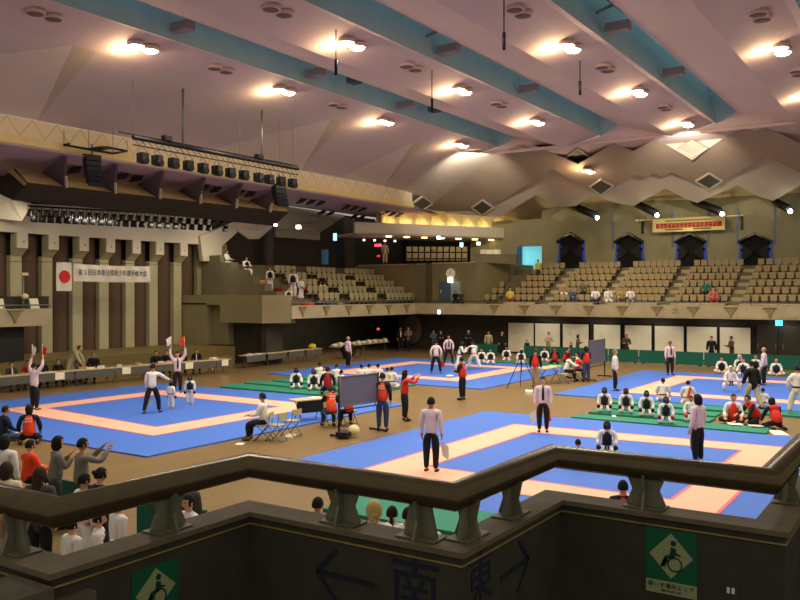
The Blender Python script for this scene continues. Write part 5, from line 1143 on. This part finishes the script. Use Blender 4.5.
GI = dict(top=('white', 'gi'), bot=('white', 'wide'), belt='black'); FGT = dict(GI, arm='black', glove='black', hair=('helm', 'hair'))
FGK = dict(GI, arm='black', hair=('short', 'hair')); RED = dict(top=('black', 'shirt'), bot=('black', 'slim'), vest='red', shoe='black'); ORA = dict(RED, vest='orange', logo=1)
SUIT = dict(top=('black', 'coat'), bot=('black', 'slim'), shoe='black', hair=('short', 'hair'))
def dress(t, b='black', hair=('short', 'hair'), kind='shirt', **k): return dict(top=(t, kind), bot=(b, 'slim'), shoe='black', hair=hair, **k)
# -- referees and judges
person(34.5, 411, 'armsup', 130, REF, 'referee with both arms raised at the left edge, white and red flags', 1.66, flags=[(0, 'w', 'up', 'the referee at the left edge'), (1, 'r', 'up', 'the referee at the left edge')])
person(152, 414, 'point', 160, REFW, 'referee in white shirt seen from behind, reaching towards two small children', 1.72, flags=[(0, 'w', 'dn', 'the referee beside the two small children')])
person(177.5, 393.5, 'armsup', 5, REFT, 'referee with necktie facing the viewer, arms raised before the suited officials', 1.7, flags=[(0, 'r', 'up', 'the referee before the suited officials'), (1, 'w', 'up', 'the referee before the suited officials')])
person(348, 368, 'stand', 120, dict(REF, hair=('bald', 'hgrey')), 'balding referee standing alone before the gear tables with a pink flag', 1.72, flags=[(1, 'p', 'dn', 'the balding referee before the gear tables')])
person(431, 473, 'stand', 165, REF, 'large referee seen from behind just above the handrail, on the pink square', 1.72, flags=[(1, 'w', 'dn', 'the large referee seen from behind')])
person(543, 433, 'stand', 0, REFT, 'referee with black tie facing the viewer on the nearest mat', 1.64, flags=[(1, 'w', 'dn', 'the necktied referee on the nearest mat'), (0, 'r', 'dn', 'the necktied referee on the nearest mat')])
person(615, 391.5, 'stand', 95, dict(REFW, hair=('short', 'hgrey')), 'grey-haired referee in profile at the corner of the far right mat', 1.74, flags=[(1, 'p', 'dn', 'the grey-haired referee in profile')])
person(670, 375.5, 'stand', 20, REFT, 'slim referee with tie standing before the green barrier, far right mat', 1.7, flags=[(0, 'p', 'dn', 'the slim referee before the green barrier')])
person(698, 464, 'stand', -125, dict(REF, hair=('bob', 'hair')), 'black-haired referee seen from behind beside the kneeling children, right', 1.66, flags=[(0, 'w', 'dn', 'the black-haired referee on the right')])
person(436, 374, 'apart', 175, REF, 'referee seen from behind on the farthest mat, legs apart', 1.72, flags=[(1, 'r', 'dn', 'the referee seen from behind on the farthest mat')])
person(448.5, 365, 'apart', 10, REFT, 'referee in black tie facing the fighters on the farthest mat', 1.72, flags=[(0, 'r', 'dn', 'the necktied referee on the farthest mat')])
person(764, 386, 'stand', -100, dict(REF, hair=('bald', 'hgrey')), 'balding referee in profile among fighters on the far right mat', 1.7)
# -- fighters
person(459.5, 371, 'fight', 95, FGT, 'fighter in black chest guard in wide stance on the farthest mat', 1.6)
person(474, 370, 'fight', -150, dict(GI, belt='orangeb'), 'fighter in white with orange belt leaning in on the farthest mat', 1.62)
person(171, 410, 'stand', 140, dict(FGT, hair=('helm', 'hair')), 'smaller child fighter in profile beside the reaching referee', .98, sx=1.15)
person(190, 406.5, 'stand', -10, dict(FGT), 'child fighter with black chest guard facing the viewer, left mat', 1.1, sx=1.15)
person(607, 454, 'seiza', 0, FGT, 'child fighter crouching alone in the middle of the nearest mat', 1.35, sx=1.1)
person(578, 439.5, 'cross', 180, dict(GI), 'child in white sitting just above the handrail, back to the viewer', 1.3, mode='H')
person(623, 480, 'stand', 180, dict(RED, vest='orange'), 'dark-haired head and orange shoulders between rail bracket and parapet', 1.4, mode='H')
person(730, 392.5, 'squat', 20, dict(GI, hair=('helm', 'cream')), 'fighter in white with pale head guard squatting on the far right mat', 1.5)
person(744, 382, 'squat', -20, dict(FGT, arm='navy', hair=('short', 'hbrown')), 'squatting fighter with navy chest guard behind the pale head guard', 1.5)
person(753, 409, 'walk', -140, dress('black', 'beige', ('short', 'hair'), 'coat'), 'man in dark jacket and beige trousers walking past the right mats', 1.74)
person(763, 409, 'seiza', 175, dict(GI, hair=('short', 'hbrown')), 'child in white kneeling behind the walking man in beige trousers', 1.2)
person(797, 416, 'apart', 175, dict(GI), 'fighter in white with black belt standing at the right edge', 1.68)
for px, py, c, l in [(721.5, 373, FGK, 'first left of the pale head guard'), (739.5, 371, dict(FGK, hair=('helm', 'white')), 'wearing a white head guard'), (755.5, 371, dict(FGK, hair=('short', 'hgrey')), 'half hidden by the balding referee'), (776, 375.5, dict(FGK, arm='navy', hair=('bald', 'hbrown')), 'rightmost, in a navy chest guard')]:
    person(px, py, 'cross', 5, c, 'seated fighter before the green barrier at the right, '+l, 1.55, z=.0)
person(663, 402, 'seiza', 175, GI, 'kneeling child in white seen from behind, left of the one with red scarf', 1.45)
t = person(688, 405, 'seiza', 175, dict(GI, belt='red'), 'kneeling child in white with red sash over the shoulder, from behind', 1.45)
j = joints('seiza'); m = MB(); m.slab([j['S1']+Vector((-.12, -.12, .05)), j['S1']+Vector((-.02, -.12, .05)), j['P']+Vector((.06, -.18, .06)), j['P']+Vector((-.04, -.18, .06))], (0, -.02, 0)); m.build('red_sash', cm('red'), t)
for px, py, c, l in [(604.5, 411.5, FGT, 'leftmost'), (626, 412.5, FGT, 'second from left'), (646.5, 415.5, dict(FGT), 'third from left'), (666, 423, dict(FGT, glove='dred'), 'in front, with dark red gloves')]:
    person(px, py, 'seiza', 0, c, 'child with black chest guard kneeling on right green mats, '+l, 1.32, z=.07, sx=1.05)
person(691, 421, 'seiza', 10, dict(GI, glove='red'), 'child in white with red gloves mostly hidden behind the black-haired referee', 1.3, z=.07)
person(733.5, 423, 'cross', 0, dict(top=('white', 'shirt'), bot=('black', 'slim'), vest='red', hair=('short', 'hbrown')), 'official in red vest and white sleeves sitting cross-legged', 1.7)
person(757, 425, 'kneellean', -60, dict(RED, hair=('short', 'hair')), 'official in red vest leaning forward with one hand on the floor', 1.62)
person(777.5, 430, 'kneellean', -150, dict(RED, vest='red', hair=('bob', 'hair')), 'official with black sleeves and red vest kneeling nearest the right edge', 1.62)
# -- row seated along the barrier behind the farthest mat
for px, py, c, l in [(481.5, 363.5, FGK, 'leftmost, beside the orange belted fighter'), (490.5, 364, FGK, 'second from left'), (506.5, 361, dict(FGK, hair=('short', 'hair')), 'third, sitting apart'), (521, 364, dict(FGK, hair=('helm', 'cream')), 'wearing a pale head guard'), (544.5, 362, FGK, 'right of the red vested man')]:
    person(px, py, 'seiza', 0, c, 'seated child in white before the corner barrier, '+l, 1.4, z=.05)
person(555, 364.5, 'seiza', -10, dict(RED), 'official in red vest sitting on red cloth by the barrier', 1.6)
person(565, 347, 'write', 60, dict(RED), 'red vested official bending behind the far officials table', 1.6, mode='H')
person(535.5, 387, 'stand', 170, dict(RED, bot=('tan', 'slim'), hair=('short', 'hbrown')), 'man in red vest and tan trousers standing behind the tripod', 1.68)
person(565.5, 354, 'write', 110, dict(dress('white', 'black')), 'man in white shirt bent over the far officials table', 1.68, mode='H')
person(576, 354.5, 'write', 120, dict(RED, top=('pinkr', 'shirt')), 'person in red vest seated at the far officials table', 1.6, mode='H')
person(578.5, 352, 'sit', -90, dress('white', 'beige', ('short', 'hair')), 'person in white seated facing left at the far officials table', 1.62, mode='H')
person(586.5, 382, 'front', -150, dict(RED, top=('navy', 'shirt'), bot=('jeans', 'slim'), hair=('long', 'hair')), 'long-haired woman in red vest and jeans beside the far grey board', 1.64)
# -- standing behind the barrier
for px, py, ps, fc, c, l, hh in [(626.3, 334, 'front', 0, dress('dgrey', 'black', ('long', 'hair'), 'coat'), 'woman in dark coat with pale bag standing before a white panel', 1.62), (711.5, 336, 'stand', -10, SUIT, 'man in black suit standing before the white panels', 1.7), (732, 336, 'front', -70, dress('brown', 'dgrey', ('short', 'hair'), 'coat'), 'person in brown jacket standing sideways before the rightmost white panel', 1.66),
    (548.5, 332, 'front', 20, dress('beige', 'beige', ('short', 'hbrown'), 'coat'), 'person in beige coat before the second white panel', 1.66), (577.5, 334.5, 'front', 80, dress('olive', 'dgrey', ('bob', 'hair'), 'coat'), 'dark-haired person with light bag before the third white panel', 1.62), (571, 342, 'stand', 60, dress('dgrey', 'black'), 'small dark-haired child beside the person with a light bag', 1.35),
    (527, 340, 'stand', 10, dress('black', 'black'), 'head of a dark-haired person just above the barrier, before the first panel', 1.45), (502, 331.5, 'stand', 10, dress('black', 'black', ('short', 'hgrey'), 'coat'), 'man in dark suit between the corner and the white panels', 1.72), (488.5, 331, 'stand', 0, dress('camo', 'dgrey', ('short', 'hair'), 'coat'), 'person in pale patterned jacket with dark shirt behind the corner barrier', 1.7),
    (468.5, 330, 'front', 0, dress('black', 'black', ('short', 'hgrey'), 'coat'), 'man in black holding papers in the dark corner behind the barrier', 1.7), (440.5, 330.5, 'front', 10, dress('black', 'black', ('short', 'hbrown'), 'coat'), 'man in black holding a white sheet at the barrier end', 1.7), (433.5, 330, 'front', 0, dress('blueg', 'dgrey', ('short', 'hbrown'), 'coat'), 'man in dark blue jacket at the end of the corner barrier', 1.7)]:
    person(px, py, ps, fc, c, l, hh, mode='U', z=49.0)
person(408.5, 351, 'front', -20, dress('grey', 'black', ('short', 'hbrown'), 'coat'), 'person in grey jacket before the tan oval board', 1.7)
person(400.5, 351, 'stand', 10, dict(dress('black', 'black', ('short', 'hbrown'), 'coat'), tie='white'), 'person in open black jacket over white, left of the oval board', 1.68)
# -- middle of the hall
person(462.5, 400, 'front', -120, dict(ORA, vest='red'), 'official in red vest holding white papers, standing alone in the middle', 1.64)
person(404.5, 421, 'photo', 110, dict(top=('red', 'shirt'), bot=('black', 'slim'), shoe='black', hair=('long', 'hair')), 'woman in red top taking a photograph right of the whiteboard', 1.62)
person(382.5, 431, 'stand', 170, dict(RED, vest='orange', logo=1, bot=('jeans', 'slim')), 'man in red vest and jeans standing at the right end of the whiteboard', 1.72)
m = MB(); q = P(457.5, 402); m.box((q.x-.05, q.y+.3, .98), (.3, .24, .03), .3); tag(m.build('paper_sheet', pa), 'white papers held by the red vested official in the middle of the hall', 'papers')
for px, py, ps, fc, c, l, hh, zz in [(296, 388.5, 'seiza', 5, FGT, 'child with black guard kneeling leftmost on the green mats, middle', 1.4, .07), (313.5, 390, 'seiza', 5, FGT, 'child with black guard kneeling second on the green mats, middle', 1.4, .07), (327.5, 394, 'seiza', 175, dict(RED, vest='dred'), 'official in dark red vest kneeling with back to the viewer, middle', 1.75, .07), (319.5, 383, 'seiza', 170, dict(GI), 'child in white kneeling behind the dark red vest, left side', 1.5, .07), (324.5, 386, 'seiza', 20, dict(GI, arm='black'), 'child just left above the dark red vested official', 1.35, .07), (336.5, 384.5, 'seiza', 170, GI, 'child in white left of the whiteboard, higher one', 1.45, .07), (341, 391, 'seiza', 150, GI, 'child in white partly hidden by the left post of the whiteboard', 1.4, .07),
    (361.5, 385, 'seiza', 180, GI, 'head showing above the whiteboard, leftmost of three', 1.45, .07), (369, 384, 'seiza', 180, GI, 'head showing above the whiteboard, middle of three', 1.45, .07), (378, 384, 'seiza', 180, dict(GI), 'head showing above the whiteboard, rightmost of three', 1.45, .07), (387, 388, 'seiza', 150, dict(GI, top=('cream', 'gi')), 'child in cream kneeling right of the whiteboard, left one', 1.4, .07), (391.5, 388, 'seiza', 160, GI, 'child in white kneeling right of the whiteboard, right one', 1.45, .07)]:
    person(px, py, ps, fc, c, l, hh, z=zz)
person(264, 440.5, 'sit', -110, dict(top=('white', 'shirt'), bot=('black', 'slim'), shoe='brown', hair=('short', 'hair')), 'man in white shirt sitting on a folding chair at the left mat', 1.7)
person(332, 428, 'write', -165, dict(ORA, bot=('jeans', 'slim'), hair=('short', 'hbrown')), 'official in orange-red vest writing at the small table, from behind', 1.66)
person(349, 426.5, 'write', -165, dict(RED), 'red vested person seated behind the whiteboard', 1.55)
# -- left edge and spectators below the handrail
person(29, 444, 'seiza', 175, dict(ORA, bot=('black', 'slim'), hair=('bob', 'hair')), 'woman in orange vest kneeling at the left mat corner, from behind', 1.72)
person(2, 406, 'cross', 110, dress('navy', 'blueg', ('short', 'hair')), 'man in navy sitting at the left edge holding a white sheet', 1.75, mode='H')
AUD = [(55, 436, 'clap', 100, dress('grey', 'dgrey', ('bob', 'hair')), 'woman in grey hooded top clapping at the lower left', 1.6), (81, 438, 'photo', 105, dress('grey', 'dgrey', ('short', 'hair')), 'woman in grey top raising a camera at the lower left', 1.6),
    (28, 440, 'sit', 120, dress('orange', 'black', ('short', 'hair')), 'person in orange sitting left of the clapping woman', 1.6), (4, 435, 'stand', 150, dress('white', 'dgrey', ('bob', 'hair')), 'person in white patterned top at the left edge', 1.6), (6, 462, 'stand', 150, dress('cream', 'tan', ('bob', 'hbrown')), 'brown-haired person in cream at the left edge above the handrail', 1.62),
    (39.5, 467, 'stand', 145, dress('dgrey', 'black', ('long', 'hbrown'), 'coat'), 'long brown-haired person in dark coat just above the handrail bend', 1.6), (100.5, 467.5, 'stand', 120, dress('navy', 'black', ('bun', 'hair')), 'black-haired woman with a hair clip above the left handrail', 1.55), (84, 473, 'stand', 120, dress('white', 'white', ('short', 'hair')), 'black-haired person in white above the left handrail', 1.5),
    (96, 512, 'front', 85, dict(GI, arm='black'), 'boy in white jacket looking right under the left handrail', 1.32), (72, 519, 'stand', 120, dict(GI), 'white-clad child bending at the foot of the left handrail', 1.25), (118, 497, 'stand', 110, dict(GI, belt='gold', glove='red'), 'child in white with yellow belt and red glove under the handrail', 1.36),
    (191.5, 493.5, 'front', -60, dict(GI, top=('white', 'gi'), belt='black'), 'boy with black hair beside the hourglass bracket, looking left', 1.5), (185, 471.5, 'stand', 150, dress('dgrey'), 'top of a dark head just above the left handrail', 1.6), (317.5, 497, 'stand', 150, dress('white', 'black'), 'dark-haired person in white left of the second hourglass bracket', 1.4),
    (374, 500.5, 'stand', 175, dress('white', 'beige', ('braid', 'blond')), 'person with blond braided hair seen from behind under the handrail', 1.62), (392, 506, 'stand', 175, dict(GI, hair=('tail', 'hair')), 'child with black ponytail right of the blond braids', 1.36), (408, 507, 'stand', 165, dress('white', 'black', ('short', 'hair')), 'dark-haired person left of the twin narrow bracket', 1.42), (426, 513, 'stand', 170, dict(GI), 'child in white half hidden behind the narrow bracket', 1.36)]
for px, py, ps, fc, c, l, hh in AUD: person(px, py, ps, fc, c, l, hh, mode='H')
# -- behind the stage tables
for px, py, ps, fc, c, l, hh in [(11, 362, 'sit', 20, dict(dress('dgrey', 'grey', ('short', 'hbrown')), tie='white'), 'person in open grey jacket at the leftmost stage table', 1.65), (27.5, 360, 'sit', 10, dress('dred', 'black'), 'person in dark red behind the left stage table', 1.62), (42, 358.5, 'sit', 10, dress('black', 'black'), 'dark-haired person behind the arms of the left referee', 1.62), (58, 359, 'sit', 10, dress('black', 'black'), 'dark-haired person in black at the table with a white notice', 1.62),
    (94, 352, 'sit', -20, dict(SUIT, hair=('short', 'hgrey')), 'grey-haired man in black with hands at his chin behind the tables', 1.8), (156, 350.5, 'sit', 0, dict(SUIT), 'suited official with white papers, left end of the suited row', 1.68), (166.5, 350, 'sit', 0, dict(SUIT), 'suited official second from left behind the tables', 1.68), (182, 349.5, 'sit', 0, SUIT, 'suited official half hidden by the raised-arm referee', 1.68), (196.5, 348.5, 'sit', 0, dict(SUIT, tie='white'), 'suited official sitting upright at the right end of the row', 1.72)]:
    person(px, py, ps, fc, c, l, hh, mode='V', z=33.0 if px < 60 else 32.75 if px < 120 else 32.2)
person(70, 345.5, 'leandown', 70, dress('camo', 'camo', ('short', 'hair'), 'coat'), 'person in pale patterned jacket standing bent behind the stage tables', 1.7, mode='V', z=33.2)
person(79, 346, 'stand', 60, dress('olive', 'blueg', ('short', 'hair'), 'coat'), 'person in olive jacket standing beside the patterned jacket', 1.62, mode='V', z=33.3)
# -- spectators in the stands
def instand(px, row, side, ps, fc, c, l, hh=1.65):
    if side == 'far': q = onU(px, 280, 50.22+.9*row); pos = (q.x, q.y, 3.18+.44*row)
    else: q = onV(px, 280, 32.2+.9*row); pos = (q.x, q.y, 3.28+.44*row)
    person(0, 0, ps, fc, c, l, hh, pos=pos)
instand(510, 0, 'far', 'sit', 0, dress('yellow', 'dred', ('short', 'hair')), 'spectator in yellow in the front row of the leftmost far block')
instand(538, 4, 'far', 'stand', 20, dress('yellow', 'dgrey'), 'spectator in yellow standing before the bright doorway', 1.5)
instand(563, 1, 'far', 'sit', 10, dress('tan', 'white', ('short', 'hbrown')), 'spectator in tan in the second row, block left of centre')
instand(572, 0, 'far', 'sit', 30, dress('blueg', 'jeans', ('short', 'hgrey')), 'spectator in grey-blue in the front row, block left of centre')
instand(583, 1, 'far', 'sit', 0, dress('olive', 'black'), 'spectator in olive in the second row left of the aisle')
instand(595.5, 0, 'far', 'sit', 0, dress('white', 'navy', ('short', 'hair')), 'spectator in white top and navy trousers, front row left of the aisle')
instand(608, 0, 'far', 'sit', 10, dress('white', 'white', ('short', 'hbrown')), 'spectator in white at the left end of the middle block front row')
instand(622, 0, 'far', 'sit', 0, dress('tan', 'brown'), 'spectator in tan in the front row of the middle block')
instand(630.5, 0, 'far', 'sit', 0, dress('white', 'grey'), 'spectator in white in the front row of the middle block')
instand(706, 1, 'far', 'sit', 0, dress('green', 'black'), 'spectator in green in the second row, block right of centre')
instand(713, 0, 'far', 'sit', 10, dress('pinkr', 'dred'), 'spectator in pink lying back in the front row, right of centre')
instand(455.5, 0, 'far', 'sit', 0, dress('black', 'black'), 'dark seated spectator by the pale door, left one', 1.4); instand(461, 0, 'far', 'sit', 0, dress('dgrey', 'black'), 'dark seated spectator by the pale door, right one', 1.4)
instand(270, 2, 'left', 'stand', 0, dict(GI, arm='black'), 'child in white and black standing at the left end of the left seats', 1.5)
instand(293, 1, 'left', 'stand', 0, dict(GI, arm='black'), 'tall figure in white standing above the left balcony front', 1.8)
instand(288, 0, 'left', 'sit', 20, dict(GI, arm='black'), 'child in white and black seated behind the left balcony corner', 1.5)
instand(301, 1, 'left', 'stand', 30, dict(GI), 'child in white standing right of the tall figure in white', 1.3)
instand(246, 4, 'left', 'sit', 30, dict(GI, arm='black'), 'fighter in white lounging at the upper left of the left seats', 1.65)
instand(226, 5, 'left', 'sit', 60, dict(GI), 'pale figure in the dark opening left of the lounging fighter', 1.6)
instand(322, 2, 'left', 'sit', 10, dress('black', 'white'), 'spectator in black between the left seats', 1.5)
random.seed(5)
for i, (px, row, c) in enumerate([(304, 0, 'red'), (309, 0, 'orange'), (316, 0, 'navy'), (330, 0, 'blueg'), (338, 0, 'tan'), (260, 3, 'yellow'), (264, 3, 'red'), (303, 2, 'dred'), (299, 1, 'white'), (334, 1, 'black'), (318, 0, 'black'), (283, 1, 'black'), (277, 2, 'dred'), (324, 1, 'dgrey')]):
    q = onV(px, 280, 32.2+.9*row); m = MB(); m.sph((q.x, q.y-.1, 3.28+.44*row+.14), (.3, .24, .15), 10, 6, lambda d: 1+.12*math.sin(5*d.x+i)); tag(m.build('sports_bag', cm(c)), 'rounded %s bag lying among the left stand seats, %s' % ({'dred': 'dark red', 'dgrey': 'dark grey', 'blueg': 'grey-blue'}.get(c, c), rown[row]), 'bag', 'bags in the left stand')
person(0, 0, 'stand', 10, dress('beige', 'beige', ('short', 'hbrown')), 'pale figure standing in the dark upper gallery near the red lamps', 1.6, pos=(at(385, 265, 59).x, at(385, 265, 59).y, 6.15))
bpy.data.objects.remove(chair0) if not chair_used else None
